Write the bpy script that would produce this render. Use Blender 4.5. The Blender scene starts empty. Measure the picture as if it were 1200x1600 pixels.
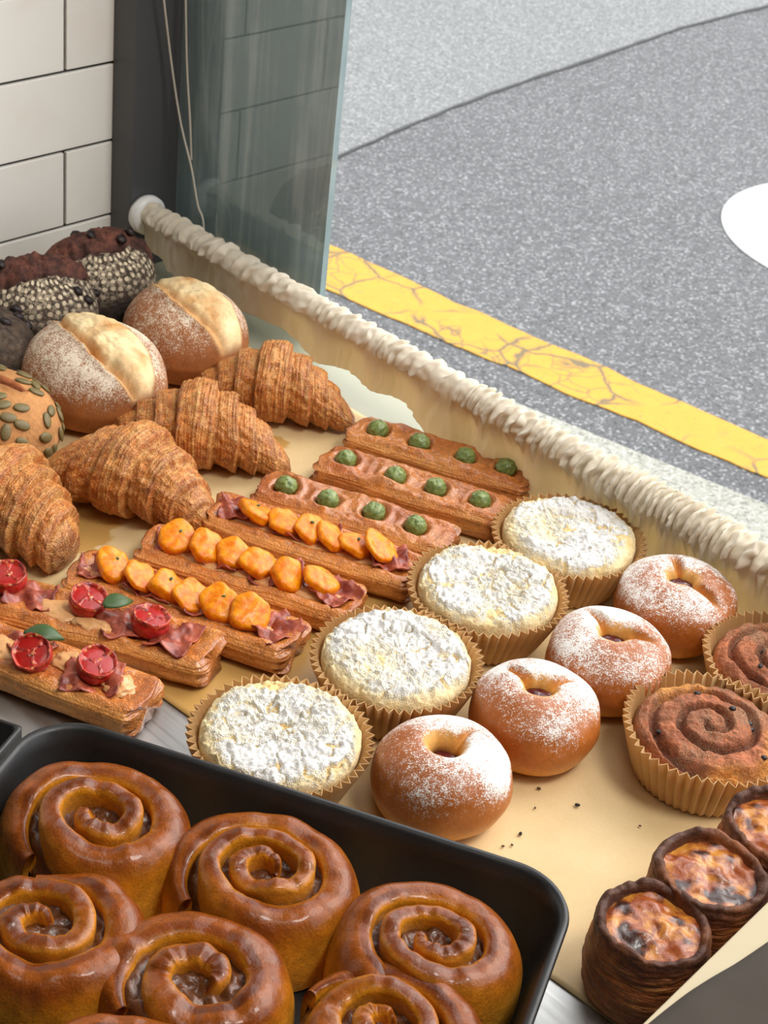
import bpy, math, random
import numpy as np
from mathutils import Matrix, Vector

SC = bpy.context.scene
COL = SC.collection

# ------------------------------------------------------------------ camera
F_PX, PITCH, ROLL, CAM_Z = 2700.0, math.radians(33), math.radians(7), 0.66
_fw = np.array([0, math.cos(PITCH), -math.sin(PITCH)])
_rt = np.array([1.0, 0, 0]); _up = np.cross(_rt, _fw)
_r2 = _rt * math.cos(ROLL) + _up * math.sin(ROLL)
_u2 = np.cross(_r2, _fw)
cam_data = bpy.data.cameras.new('camera')
cam = bpy.data.objects.new('camera', cam_data); COL.objects.link(cam)
cam_data.sensor_fit = 'VERTICAL'; cam_data.sensor_height = 36
cam_data.lens = F_PX / 1600 * 36
cam_data.clip_start = 0.02
M = Matrix(((_r2[0], _u2[0], -_fw[0], 0), (_r2[1], _u2[1], -_fw[1], 0), (_r2[2], _u2[2], -_fw[2], CAM_Z), (0, 0, 0, 1)))
cam.matrix_world = M
cam_data.dof.use_dof = True; cam_data.dof.focus_distance = 0.95; cam_data.dof.aperture_fstop = 32
SC.camera = cam

# ------------------------------------------------------------------ light
W = bpy.data.worlds.new('overcast'); SC.world = W; W.use_nodes = True
bg = W.node_tree.nodes['Background']
bg.inputs[0].default_value = (0.97, 0.985, 1.0, 1); bg.inputs[1].default_value = 2.3

def area(name, loc, target, sx, sy, power, color):
    l = bpy.data.lights.new(name, 'AREA'); l.shape = 'RECTANGLE'; l.size = sx; l.size_y = sy
    l.energy = power; l.color = color
    o = bpy.data.objects.new(name, l); COL.objects.link(o); o.location = loc
    o.rotation_euler = (Vector(target) - Vector(loc)).to_track_quat('-Z', 'Y').to_euler()
    o['kind'] = 'helper'
    return o
area('added_fill_light', (0.66, 0.38, 1.60), (-0.15, 1.10, 0.05), 0.45, 0.45, 16, (1.0, 0.965, 0.91))  # added light, no visible source: brightens the tile wall and pastries from the right
area('added_fill_light', (-0.05, 0.20, 1.66), (0.0, 0.50, 0), 0.5, 0.5, 3.0, (1.0, 0.93, 0.82))  # weak overhead fill, added to lift the interior, no fixture behind it
sun = bpy.data.lights.new('hazy_sun', 'SUN'); sun.energy = 1.6; sun.angle = math.radians(40); sun.color = (1.0, 0.95, 0.87)
sun_o = bpy.data.objects.new('hazy_sun', sun); COL.objects.link(sun_o)
sun_o.rotation_euler = Vector((-0.62, -0.50, -0.62)).to_track_quat('-Z', 'Y').to_euler(); sun_o['kind'] = 'helper'
SC.view_settings.view_transform = 'Standard'; SC.view_settings.look = 'None'
SC.view_settings.gamma = 1.0; SC.view_settings.use_curve_mapping = False
SC.view_settings.exposure = 0.0

# ------------------------------------------------------------------ helpers
def lin(r, g, b):
    f = lambda c: (c / 255) / 12.92 if c / 255 <= 0.04045 else ((c / 255 + 0.055) / 1.055) ** 2.4
    return np.array([f(r), f(g), f(b)])
def on(x, y, z=0.0):
    """a point of the counter (or of a level z above it)"""
    d = (x - 600) / F_PX * _r2 - (y - 800) / F_PX * _u2 + _fw
    t = (z - CAM_Z) / d[2]
    return np.array([0, 0, CAM_Z]) + t * d

_rng = np.random.RandomState(7)
_perm = np.concatenate([_rng.permutation(256)] * 3)
_grad = _rng.normal(size=(256, 3)); _grad /= np.linalg.norm(_grad, axis=1)[:, None]
def noise(p):
    p = np.asarray(p, float); i = np.floor(p).astype(int); f = p - i; u = f * f * f * (f * (f * 6 - 15) + 10)
    i = i & 255; out = 0
    for dx in (0, 1):
        for dy in (0, 1):
            for dz in (0, 1):
                h = _perm[_perm[_perm[i[..., 0] + dx] + i[..., 1] + dy] + i[..., 2] + dz] & 255
                g = _grad[h]; d = f - np.array([dx, dy, dz])
                w = (u[..., 0] if dx else 1 - u[..., 0]) * (u[..., 1] if dy else 1 - u[..., 1]) * (u[..., 2] if dz else 1 - u[..., 2])
                out = out + w * (g * d).sum(-1)
    return out * 1.6
def fbm(p, o=3, rough=0.5):
    p = np.asarray(p, float); a, s, k = 1.0, 0, 1.0
    for j in range(o):
        s = s + a * noise(p * k + 17.3 * j); a *= rough; k *= 2.03
    return s
def sstep(a, b, x):
    t = np.clip((x - a) / (b - a), 0, 1); return t * t * (3 - 2 * t)
def mix(a, b, t):
    a = np.asarray(a, float); b = np.asarray(b, float); t = np.asarray(t)
    return a * (1 - t[..., None]) + b * t[..., None]

def mesh(name, V, Fs, mat, parent=None, smooth=True, col=None, pw=None, uv=None, data_only=False):
    me = bpy.data.meshes.new(name)
    V = np.asarray(V, float).reshape(-1, 3)
    me.vertices.add(len(V)); me.vertices.foreach_set('co', V.ravel())
    loops = np.concatenate([np.asarray(f).ravel() for f in Fs]); counts = np.concatenate([np.full(len(f), np.asarray(f).shape[1]) for f in Fs])
    me.loops.add(len(loops)); me.loops.foreach_set('vertex_index', loops.astype(np.int32))
    me.polygons.add(len(counts)); me.polygons.foreach_set('loop_start', np.concatenate([[0], np.cumsum(counts)[:-1]]).astype(np.int32))
    me.update(calc_edges=True); me.validate()
    me.polygons.foreach_set('use_smooth', np.full(len(me.polygons), smooth))
    if col is not None:
        a = me.attributes.new('col', 'FLOAT_COLOR', 'POINT'); c = np.ones((len(V), 4)); c[:, :3] = np.asarray(col).reshape(-1, 3)
        a.data.foreach_set('color', c.ravel())
    if pw is not None:
        a = me.attributes.new('pw', 'FLOAT', 'POINT'); a.data.foreach_set('value', np.asarray(pw, float).ravel())
    if uv is not None:
        a = me.attributes.new('st', 'FLOAT_VECTOR', 'POINT'); s = np.zeros((len(V), 3)); s[:, :2] = np.asarray(uv).reshape(-1, 2)
        a.data.foreach_set('vector', s.ravel())
    me.materials.append(mat)
    if data_only: return me
    return link(name, me, parent)
def link(name, me, parent=None):
    o = bpy.data.objects.new(name, me); COL.objects.link(o)
    if parent is not None: o.parent = parent
    return o
def grid_faces(nu, nv, wrap_u=True, wrap_v=False):
    iu = np.arange(nu if wrap_u else nu - 1); iv = np.arange(nv if wrap_v else nv - 1)
    A, B = np.meshgrid(iu, iv, indexing='ij'); A2, B2 = (A + 1) % nu, (B + 1) % nv
    return np.stack([A * nv + B, A2 * nv + B, A2 * nv + B2, A * nv + B2], -1).reshape(-1, 4)
def closed(name, P, mat, parent=None, col=None, pw=None, uv=None, **k):
    """P[nu,nv,3] wrapped in u, both v ends closed by a fan"""
    nu, nv = P.shape[:2]; V = P.reshape(-1, 3); n = len(V)
    V = np.vstack([V, P[:, 0].mean(0), P[:, -1].mean(0)])
    i = np.arange(nu); j = (i + 1) % nu
    f3 = np.concatenate([np.stack([j * nv, i * nv, np.full(nu, n)], 1), np.stack([i * nv + nv - 1, j * nv + nv - 1, np.full(nu, n + 1)], 1)])
    def ext(a, d):
        if a is None: return None
        a = np.asarray(a, float).reshape(nu, nv, d)
        return np.vstack([a.reshape(-1, d), a[:, 0].mean(0), a[:, -1].mean(0)])
    return mesh(name, V, [grid_faces(nu, nv), f3], mat, parent, col=ext(col, 3), pw=ext(pw, 1), uv=ext(uv, 2), **k)
def box(name, c, s, mat, parent=None, rz=0.0, bevel=0.0, data_only=False):
    x, y, z = np.array(s) / 2
    V = np.array([(a * x, b * y, d * z) for a in (-1, 1) for b in (-1, 1) for d in (-1, 1)])
    Fc = np.array([(0, 1, 3, 2), (4, 6, 7, 5), (0, 4, 5, 1), (2, 3, 7, 6), (0, 2, 6, 4), (1, 5, 7, 3)])
    o = mesh(name, V, [Fc], mat, parent, smooth=False)
    o.location = c; o.rotation_euler = (0, 0, rz)
    if bevel:
        m = o.modifiers.new('b', 'BEVEL'); m.width = bevel; m.segments = 2
    return o
def tube(name, pts, r, mat, parent=None, seg=10):
    pts = np.asarray(pts, float); n = len(pts)
    T = np.gradient(pts, axis=0); T /= np.linalg.norm(T, axis=1)[:, None]
    ref = np.array([0.3, 0.9, 0.2]); A = np.cross(T, ref); A /= np.linalg.norm(A, axis=1)[:, None]; B = np.cross(T, A)
    a = np.linspace(0, 2 * np.pi, seg, endpoint=False); r = np.broadcast_to(r, n)
    P = pts[None] + r[None, :, None] * (np.cos(a)[:, None, None] * A[None] + np.sin(a)[:, None, None] * B[None])
    return closed(name, P, mat, parent)
def tag(o, label=None, cat=None, group=None, kind=None):
    if label: o['label'] = label
    if cat: o['category'] = cat
    if group: o['group'] = group
    if kind: o['kind'] = kind
    return o
def thing(name, label, cat, loc, rz=0.0, group=None):
    o = bpy.data.objects.new(name, None); COL.objects.link(o); o.empty_display_size = 0.02
    o.location = tuple(loc); o.rotation_euler = (0, 0, rz)
    return tag(o, label, cat, group)

# ------------------------------------------------------------------ materials
class NT:
    def __init__(s, name):
        s.m = bpy.data.materials.new(name); s.m.use_nodes = True; s.t = s.m.node_tree; s.t.nodes.clear()
        s.out = s.t.nodes.new('ShaderNodeOutputMaterial')
    def n(s, typ, ins=None, **props):
        nd = s.t.nodes.new('ShaderNode' + typ)
        for k, v in props.items(): setattr(nd, k, v)
        for k, v in (ins or {}).items(): s.put(nd.inputs[k], v)
        return nd
    def put(s, sock, v):
        if hasattr(v, 'is_output'): s.t.links.new(v, sock)
        elif isinstance(v, (tuple, list, np.ndarray)):
            v = [float(q) for q in v]
            sock.default_value = v + [1.0] if len(v) == 3 and len(sock.default_value) == 4 else v
        else: sock.default_value = v
    def co(s, kind='Object', scale=None):
        o = s.n('TexCoord').outputs[kind]
        if scale is not None: o = s.n('Mapping', {'Vector': o, 'Scale': scale}).outputs[0]
        return o
    def attr(s, name): return s.n('Attribute', attribute_name=name)
    def noise(s, vec, scale, detail=3, rough=0.55, dist=0.0):
        return s.n('TexNoise', {'Vector': vec, 'Scale': scale, 'Detail': detail, 'Roughness': rough, 'Distortion': dist}).outputs['Fac']
    def vor(s, vec, scale, feature='F1', rand=1.0, out='Distance'):
        return s.n('TexVoronoi', {'Vector': vec, 'Scale': scale, 'Randomness': rand}, feature=feature).outputs[out]
    def math(s, op, a, b=0.0, clamp=False):
        nd = s.n('Math', operation=op, use_clamp=clamp); s.put(nd.inputs[0], a); s.put(nd.inputs[1], b); return nd.outputs[0]
    def rng(s, v, a, b, c=0.0, d=1.0):
        return s.n('MapRange', {'Value': v, 'From Min': a, 'From Max': b, 'To Min': c, 'To Max': d}, interpolation_type='SMOOTHSTEP').outputs[0]
    def mix(s, fac, a, b, mode='MIX'):
        nd = s.n('Mix', data_type='RGBA', blend_type=mode); s.put(nd.inputs[0], fac); s.put(nd.inputs[6], a); s.put(nd.inputs[7], b); return nd.outputs[2]
    def bump(s, h, strength, dist, normal=None):
        nd = s.n('Bump', {'Height': h, 'Strength': strength, 'Distance': dist})
        if normal is not None: s.put(nd.inputs['Normal'], normal)
        return nd.outputs[0]
    def pbr(s, **k):
        p = s.n('BsdfPrincipled')
        for a, v in k.items(): s.put(p.inputs[a.replace('_', ' ')], v)
        s.t.links.new(p.outputs[0], s.out.inputs[0]); return p

def M_plain(name, c, rough=0.6, metal=0.0, var=0.12, nscale=60, bump=0.0, **k):
    t = NT(name); co = t.co()
    n = t.noise(co, nscale)
    c = np.asarray(c)
    base = t.mix(n, c * (1 - var), np.minimum(c * (1 + var), 1))
    kw = dict(Base_Color=base, Roughness=rough, Metallic=metal)
    if bump: kw['Normal'] = t.bump(n, bump, 0.001)
    kw.update(k); t.pbr(**kw); return t.m

def M_pastry(name, rough=0.5, fine=900, bump=0.3, bdist=0.0006, var=0.18, powder=None, pscale=1300, soft=0.10, coat=0.0, coat_rough=0.15,
             lam=None, streak=None, streak_amt=0.4, sss=0.0, pores=0.0, blotch=0.0, lam_amt=0.5, crinkle=0.0, spec=0.35):
    """bakery crust: colour from the baked-in browning attribute, broken up by grain; optional dusting of flour or sugar"""
    t = NT(name); co = t.co(); base = t.attr('col').outputs['Color']
    n1 = t.noise(co, fine, 3); n2 = t.noise(co, fine * 0.16, 3, 0.6)
    v = t.math('ADD', t.math('MULTIPLY', n1, 0.45), t.math('MULTIPLY', n2, 0.55))
    base = t.mix(1.0, base, t.mix(t.rng(v, 0.3, 0.7), (1 - var,) * 3, (1 + var,) * 3), 'MULTIPLY')
    h = t.math('ADD', t.math('MULTIPLY', n1, 0.4), n2)
    if blotch:
        b = t.rng(t.noise(co, 120, 3, 0.6), 0.55, 0.75)
        base = t.mix(t.math('MULTIPLY', b, blotch), base, lin(92, 42, 22))
    if streak:
        cellv = t.n('TexVoronoi', {'Vector': t.n('Mapping', {'Vector': t.attr('st').outputs['Vector'], 'Scale': (24, 11, 1)}).outputs[0], 'Scale': 1.0}, feature='F1').outputs['Color']
        cell = t.n('SeparateColor', {'Color': cellv}).outputs[0]
        base = t.mix(t.math('MULTIPLY', t.rng(cell, 0.6, 1.0), 0.35), base, lin(230, 176, 108)); base = t.mix(t.math('MULTIPLY', t.rng(cell, 0.4, 0.0), 0.40), base, lin(128, 62, 26))
        h = t.math('ADD', h, t.math('MULTIPLY', cell, 0.8))
        st = t.n('Mapping', {'Vector': t.attr('st').outputs['Vector'], 'Scale': streak}).outputs[0]
        s1 = t.noise(st, 1.0, 4, 0.6, 0.25)
        e = t.rng(s1, 0.48, 0.66)
        base = t.mix(t.math('MULTIPLY', e, streak_amt), base, lin(232, 182, 112))
        dk = t.rng(s1, 0.44, 0.30)
        base = t.mix(t.math('MULTIPLY', dk, streak_amt * 0.9), base, lin(104, 52, 22))
        h = t.math('ADD', h, t.math('MULTIPLY', s1, 2.2))
    if lam:
        lc = t.n('Mapping', {'Vector': co, 'Scale': lam}).outputs[0]
        s1 = t.noise(lc, 1.0, 3, 0.6, 0.9); lw = t.attr('pw').outputs['Fac']
        base = t.mix(t.math('MULTIPLY', t.rng(s1, 0.5, 0.66), t.math('MULTIPLY', lw, lam_amt * 0.8)), base, lin(226, 166, 92))
        base = t.mix(t.math('MULTIPLY', t.rng(s1, 0.46, 0.3), t.math('MULTIPLY', lw, lam_amt)), base, lin(98, 50, 24))
        h = t.math('ADD', h, t.math('MULTIPLY', t.math('MULTIPLY', s1, lw), 1.6))
    if crinkle:
        cw = t.n('Mix', {0: 0.012}, data_type='RGBA', blend_type='LINEAR_LIGHT'); t.put(cw.inputs[6], co); t.put(cw.inputs[7], t.n('TexNoise', {'Vector': co, 'Scale': 140, 'Detail': 3}).outputs['Color'])
        ce = t.vor(cw.outputs[2], 230, 'DISTANCE_TO_EDGE'); tm = t.math('SUBTRACT', 1.0, t.attr('pw').outputs['Fac']) if lam else 1.0
        base = t.mix(t.math('MULTIPLY', t.math('MULTIPLY', t.rng(ce, 0.16, 0.0), crinkle), tm), base, lin(96, 40, 20))
        h = t.math('ADD', h, t.math('MULTIPLY', t.rng(ce, 0.0, 0.25), 1.3))
    r = rough
    if powder is not None:
        pn = t.noise(co, pscale, 2, 0.5); pn2 = t.noise(co, pscale * 0.22, 2, 0.6)
        pv = t.math('ADD', t.math('MULTIPLY', pn, 0.65), t.math('MULTIPLY', pn2, 0.35))
        pw = t.attr('pw').outputs['Fac']
        thr = t.math('SUBTRACT', 0.80, t.math('MULTIPLY', pw, 0.6))
        fac = t.rng(t.math('SUBTRACT', pv, thr), -soft * 0.3, soft)
        base = t.mix(fac, base, powder); r = t.mix(fac, (rough,) * 3, (0.95,) * 3)
        h = t.math('ADD', h, t.math('MULTIPLY', fac, 0.5))
    if pores:
        pr_ = t.rng(t.vor(co, 420), 0.0, 0.25); base = t.mix(t.math('MULTIPLY', t.math('SUBTRACT', 1.0, pr_), pores), base, lin(60, 28, 14))
    kw = dict(Base_Color=base, Roughness=r, Normal=t.bump(h, bump, bdist), Specular_IOR_Level=spec)
    if coat: kw.update(Coat_Weight=coat, Coat_Roughness=coat_rough)
    if sss: kw.update(Subsurface_Weight=sss, Subsurface_Radius=(0.006, 0.003, 0.0015), Subsurface_Scale=0.6)
    t.pbr(**kw); return t.m

MAT = {}
def build_materials():
    m = MAT
    m['bun'] = M_pastry('bun_crust', 0.42, 420, 0.22, powder=lin(238, 236, 232), pscale=1250, soft=0.16, var=0.16, coat=0.15, coat_rough=0.35)
    m['crumble'] = M_pastry('crumble_top', 0.9, 800, 0.9, 0.0016, powder=lin(226, 224, 221), pscale=1000, soft=0.25, var=0.16)
    m['croissant'] = M_pastry('croissant_crust', 0.42, 600, 0.6, 0.0012, streak=(22, 2.2, 1), streak_amt=0.42, var=0.30, crinkle=0.16, coat=0.25, coat_rough=0.3)
    m['strip'] = M_pastry('strip_pastry', 0.26, 260, 0.38, 0.0011, lam=(150, 150, 750), lam_amt=0.42, var=0.18, coat=0.7, coat_rough=0.16, blotch=0.45, crinkle=0.35)
    m['roll'] = M_pastry('flour_roll_crust', 0.75, 500, 0.6, powder=lin(236, 222, 200), pscale=900, soft=0.22, var=0.16)
    m['seedroll'] = M_pastry('seed_roll_crust', 0.8, 300, 0.9, 0.002, powder=lin(222, 186, 140), pscale=800, soft=0.3, var=0.2)
    m['cin'] = M_pastry('cinnamon_roll', 0.72, 520, 1.0, 0.0028, powder=lin(202, 158, 126), pscale=1300, soft=0.3, var=0.34, pores=0.4)
    m['glazed'] = M_pastry('glazed_bun', 0.34, 800, 0.75, 0.0008, var=0.28, coat=0.30, coat_rough=0.10, blotch=0.25, spec=0.25)
    m['custardshell'] = M_pastry('custard_shell', 0.6, 500, 0.8, 0.0015, lam=(60, 60, 420), lam_amt=0.32, var=0.35)
    # custard
    t = NT('burnt_custard'); co = t.co(); n = t.noise(co, 95, 4, 0.6, 0.4); n2 = t.noise(co, 45, 2)
    c = t.mix(t.rng(n, 0.30, 0.56), lin(206, 138, 50), lin(150, 72, 28))
    c = t.mix(t.rng(t.math('ADD', t.math('MULTIPLY', n2, 0.7), t.math('MULTIPLY', n, 0.3)), 0.50, 0.60), c, lin(56, 26, 18))
    t.pbr(Base_Color=c, Roughness=0.35, Coat_Weight=0.3, Coat_Roughness=0.15, Normal=t.bump(n, 0.5, 0.003)); m['custard'] = t.m
    # dark banneton loaf
    t = NT('dark_loaf_crust'); co = t.co(); base = t.attr('col').outputs['Color']; pw = t.attr('pw').outputs['Fac']
    st = t.attr('st').outputs['Vector']
    d = t.n('TexVoronoi', {'Vector': st, 'Scale': 1.0, 'Randomness': 0.35}, feature='F1', voronoi_dimensions='2D').outputs['Distance']
    nn = t.noise(co, 260, 4, 0.65); nf = t.noise(co, 1100, 2)
    dots = t.rng(t.math('ADD', d, t.math('MULTIPLY', t.math('SUBTRACT', nn, 0.5), 0.5)), 0.36, 0.22)
    ring = t.math('MULTIPLY', t.rng(t.math('ADD', nn, t.math('MULTIPLY', nf, 0.25)), 0.58, 0.72), 0.55)
    fl = t.math('MULTIPLY', t.math('MAXIMUM', dots, ring), pw)
    n2 = t.noise(co, 160, 5, 0.65); base = t.mix(1.0, base, t.mix(t.rng(n2, 0.3, 0.7), (0.4,) * 3, (1.5,) * 3), 'MULTIPLY')
    c = t.mix(fl, base, lin(226, 208, 178))
    t.pbr(Base_Color=c, Roughness=0.8, Normal=t.bump(t.math('ADD', n2, t.math('MULTIPLY', fl, 0.4)), 0.9, 0.003)); m['darkloaf'] = t.m
    # baking cup paper
    t = NT('baking_cup_paper'); co = t.co(); n = t.noise(co, 70, 4)
    c = t.mix(n, lin(216, 176, 120), lin(232, 198, 146))
    p = t.pbr(Base_Color=c, Roughness=0.6, Normal=t.bump(t.noise(co, 900), 0.1, 0.0003))
    tr = t.n('BsdfTranslucent', {'Color': c}); ms = t.n('MixShader', {0: 0.28}); t.t.links.new(p.outputs[0], ms.inputs[1]); t.t.links.new(tr.outputs[0], ms.inputs[2])
    t.t.links.new(ms.outputs[0], t.out.inputs[0]); m['cup'] = t.m
    # parchment
    t = NT('parchment'); co = t.co(); col = t.attr('col').outputs['Color']; g = t.attr('pw').outputs['Fac']
    n = t.noise(co, 16, 4, 0.6); fine = t.noise(co, 1100, 2)
    c = t.mix(t.rng(n, 0.3, 0.7), lin(212, 184, 134), lin(222, 196, 148))
    c = t.mix(t.math('MULTIPLY', t.rng(fine, 0.35, 0.7), 0.2), c, lin(192, 158, 106))
    gn = t.n('Mapping', {'Vector': co, 'Rotation': (0, 0, 0.9), 'Scale': (26, 64, 30)}).outputs[0]
    gv = t.rng(t.math('ADD', t.noise(gn, 1.0, 3, 0.5, 0.6), t.math('MULTIPLY', g, 0.5)), 0.56, 0.66)
    gf = t.math('MULTIPLY', gv, t.rng(g, 0.05, 0.35))
    c = t.mix(gf, c, lin(194, 152, 86))
    spots = t.rng(t.math('ADD', t.noise(co, 55, 2), t.math('MULTIPLY', t.attr('st').outputs['Fac'], 0.0)), 0.9, 1.0)
    c = t.mix(spots, c, lin(190, 150, 90))
    r = t.mix(gf, (0.62,) * 3, (0.32,) * 3)
    t.pbr(Base_Color=c, Roughness=r, Normal=t.bump(t.noise(co, 14, 4), 0.25, 0.004)); m['parchment'] = t.m
    # steel counter
    t = NT('brushed_steel'); co = t.co(scale=(7, 300, 7)); n = t.noise(co, 1.0, 4, 0.6); n2 = t.noise(t.co(), 25, 4)
    t.pbr(Base_Color=t.mix(n2, lin(178, 178, 176), lin(206, 206, 204)), Metallic=1.0, Roughness=t.rng(n, 0.2, 0.8, 0.38, 0.58), Normal=t.bump(n, 0.08, 0.0005)); m['steel'] = t.m
    m['ledge'] = M_plain('pale_ledge', lin(172, 173, 152), 0.35, var=0.06, nscale=14)
    t = NT('black_pan_coating'); co = t.co(); n = t.noise(co, 500, 3)
    t.pbr(Base_Color=t.mix(n, lin(24, 24, 25), lin(38, 38, 39)), Roughness=t.rng(t.noise(co, 40), 0.3, 0.7, 0.34, 0.5), Normal=t.bump(n, 0.15, 0.0004)); m['pan'] = t.m
    # tiles, grout, frame
    t = NT('white_tile_glaze'); co = t.co(); oi = t.n('ObjectInfo').outputs['Random']; n = t.noise(co, 12, 3)
    c = t.mix(oi, lin(240, 238, 232), lin(248, 246, 241)); c = t.mix(t.math('MULTIPLY', t.rng(n, 0.5, 0.8), 0.4), c, lin(238, 226, 214))
    t.pbr(Base_Color=c, Roughness=0.22, Normal=t.bump(t.noise(co, 9, 2), 0.12, 0.004)); m['tile'] = t.m
    m['grout'] = M_plain('dark_grout', lin(62, 62, 60), 0.9)
    m['frame'] = M_plain('dark_grey_aluminium', lin(74, 75, 78), 0.42, var=0.05, nscale=300)
    # tinted pane with wiping streaks
    t = NT('tinted_glass'); co = t.co(); st = t.n('Mapping', {'Vector': co, 'Scale': (60, 60, 2.2)}).outputs[0]
    s = t.noise(st, 1.0, 4, 0.6, 0.5); s2 = t.noise(co, 14, 4, 0.6)
    d = t.rng(t.math('ADD', t.math('MULTIPLY', s, 0.7), t.math('MULTIPLY', s2, 0.3)), 0.42, 0.72)
    c = t.mix(d, lin(132, 152, 158), lin(180, 196, 200))
    p = t.pbr(Base_Color=c, Roughness=0.5, Specular_IOR_Level=0.0)
    gl = t.n('BsdfGlossy', {'Color': lin(196, 208, 206), 'Roughness': 0.015})
    fr = t.n('LayerWeight', {'Blend': 0.35}).outputs['Fresnel']
    ms = t.n('MixShader', {0: t.math('ADD', 0.14, t.math('MULTIPLY', fr, 0.4), True)})
    t.t.links.new(p.outputs[0], ms.inputs[1]); t.t.links.new(gl.outputs[0], ms.inputs[2]); t.t.links.new(ms.outputs[0], t.out.inputs[0]); m['glass'] = t.m
    # cloth
    t = NT('cream_cotton'); co = t.co(); n = t.noise(co, 1500, 2); n2 = t.noise(co, 30, 3)
    c = t.mix(n2, lin(236, 228, 210), lin(246, 240, 226))
    p = t.pbr(Base_Color=c, Roughness=0.95, Normal=t.bump(n, 0.25, 0.0004))
    tr = t.n('BsdfTranslucent', {'Color': lin(238, 220, 180)}); ms = t.n('MixShader', {0: 0.35})
    t.t.links.new(p.outputs[0], ms.inputs[1]); t.t.links.new(tr.outputs[0], ms.inputs[2]); t.t.links.new(ms.outputs[0], t.out.inputs[0]); m['cloth'] = t.m
    m['white_plastic'] = M_plain('white_plastic', lin(238, 238, 236), 0.35, var=0.02)
    m['cord'] = M_plain('cord', lin(196, 190, 178), 0.7)
    # road
    def asphalt(name, a, b, spark):
        t = NT(name); co = t.co(); v = t.vor(co, 230, out='Color'); g = t.n('SeparateColor', {'Color': v}).outputs[0]
        n = t.noise(co, 300, 3, 0.7); big = t.noise(co, 2.2, 3)
        c = t.mix(t.rng(n, 0.3, 0.7), a, b); c = t.mix(t.math('MULTIPLY', t.rng(big, 0.3, 0.75), 0.25), c, np.minimum(np.array(b) * 1.1, 1))
        c = t.mix(t.math('MULTIPLY', t.rng(g, 0.75, 1.0), 0.6), c, spark); c = t.mix(t.math('MULTIPLY', t.rng(g, 0.3, 0.0), 0.65), c, np.array(a) * 0.45)
        t.pbr(Base_Color=c, Roughness=0.85, Normal=t.bump(t.math('ADD', g, n), 0.4, 0.003)); return t.m
    m['asphalt'] = asphalt('grey_asphalt', lin(80, 81, 83), lin(108, 109, 111), lin(180, 180, 182))
    m['asphalt2'] = asphalt('pale_asphalt', lin(108, 110, 111), lin(132, 134, 134), lin(188, 188, 188))
    m['kerb'] = asphalt('pale_concrete', lin(146, 146, 136), lin(172, 172, 162), lin(206, 206, 198))
    m['crack'] = M_plain('dark_joint', lin(74, 74, 74), 0.9)
    t = NT('worn_yellow_paint'); co = t.co(); w = t.n('Mix', {0: 0.025}, data_type='RGBA', blend_type='LINEAR_LIGHT'); t.put(w.inputs[6], co)
    t.put(w.inputs[7], t.n('TexNoise', {'Vector': co, 'Scale': 14, 'Detail': 3}).outputs['Color'])
    e = t.vor(w.outputs[2], 8.5, 'DISTANCE_TO_EDGE'); e2 = t.vor(w.outputs[2], 20, 'DISTANCE_TO_EDGE')
    sel = t.noise(co, 5, 2); n = t.noise(co, 110, 3, 0.7)
    ck = t.math('MULTIPLY', t.rng(e, 0.05, 0.0), t.rng(sel, 0.36, 0.48)); ck2 = t.math('MULTIPLY', t.rng(e2, 0.05, 0.0), t.math('MULTIPLY', t.rng(sel, 0.42, 0.56), 0.8))
    wear = t.math('MULTIPLY', t.rng(n, 0.6, 0.72), 0.6)
    c = t.mix(t.noise(co, 30, 3), lin(200, 146, 42), lin(212, 160, 60))
    c = t.mix(t.math('MAXIMUM', t.math('MAXIMUM', ck, ck2), wear), c, lin(112, 100, 76))
    t.pbr(Base_Color=c, Roughness=0.7, Normal=t.bump(n, 0.2, 0.002)); m['yellow'] = t.m
    t = NT('white_road_paint'); co = t.co(); n = t.noise(co, 60, 4, 0.75)
    t.pbr(Base_Color=t.mix(t.rng(n, 0.60, 0.74), lin(196, 196, 194), lin(128, 130, 130)), Roughness=0.7); m['whitepaint'] = t.m
    # toppings
    m['jam'] = M_plain('dark_berry_jam', lin(74, 10, 26), 0.2, var=0.3, Coat_Weight=0.3)
    t = NT('green_olive'); co = t.co(scale=(300, 300, 900)); n = t.noise(co, 1.0, 4, 0.6, 1.0)
    t.pbr(Base_Color=t.mix(t.rng(n, 0.3, 0.7), lin(78, 100, 40), lin(140, 156, 86)), Roughness=0.38, Coat_Weight=0.3, Normal=t.bump(n, 0.6, 0.0008)); m['olive'] = t.m
    t = NT('roasted_orange_flesh'); co = t.co(); n = t.noise(co, 190, 4, 0.6); 
    t.pbr(Base_Color=t.mix(t.rng(n, 0.3, 0.7), lin(216, 106, 0), lin(242, 152, 6)), Roughness=0.36, Specular_IOR_Level=0.3, Coat_Weight=0.15, Coat_Roughness=0.12, Subsurface_Radius=(0.004, 0.002, 0.0005), Normal=t.bump(n, 0.5, 0.0016)); m['orange'] = t.m
    t = NT('ham'); co = t.co(); n = t.noise(co, 70, 4, 0.6, 0.8)
    t.pbr(Base_Color=t.mix(t.rng(n, 0.3, 0.7), lin(112, 34, 26), lin(188, 96, 68)), Roughness=0.42, Coat_Weight=0.12, Normal=t.bump(n, 0.4, 0.001)); m['ham'] = t.m
    m['tomato'] = M_plain('tomato_skin', lin(168, 22, 16), 0.3, var=0.35, nscale=140, Coat_Weight=0.3, bump=0.3)
    t = NT('tomato_cut_face'); co = t.co(); n = t.noise(co, 210, 3, 0.6); v = t.vor(co, 260)
    c = t.mix(t.rng(n, 0.35, 0.65), lin(120, 14, 10), lin(206, 64, 40)); c = t.mix(t.math('MULTIPLY', t.rng(v, 0.34, 0.12), 0.8), c, lin(226, 164, 100))
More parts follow.
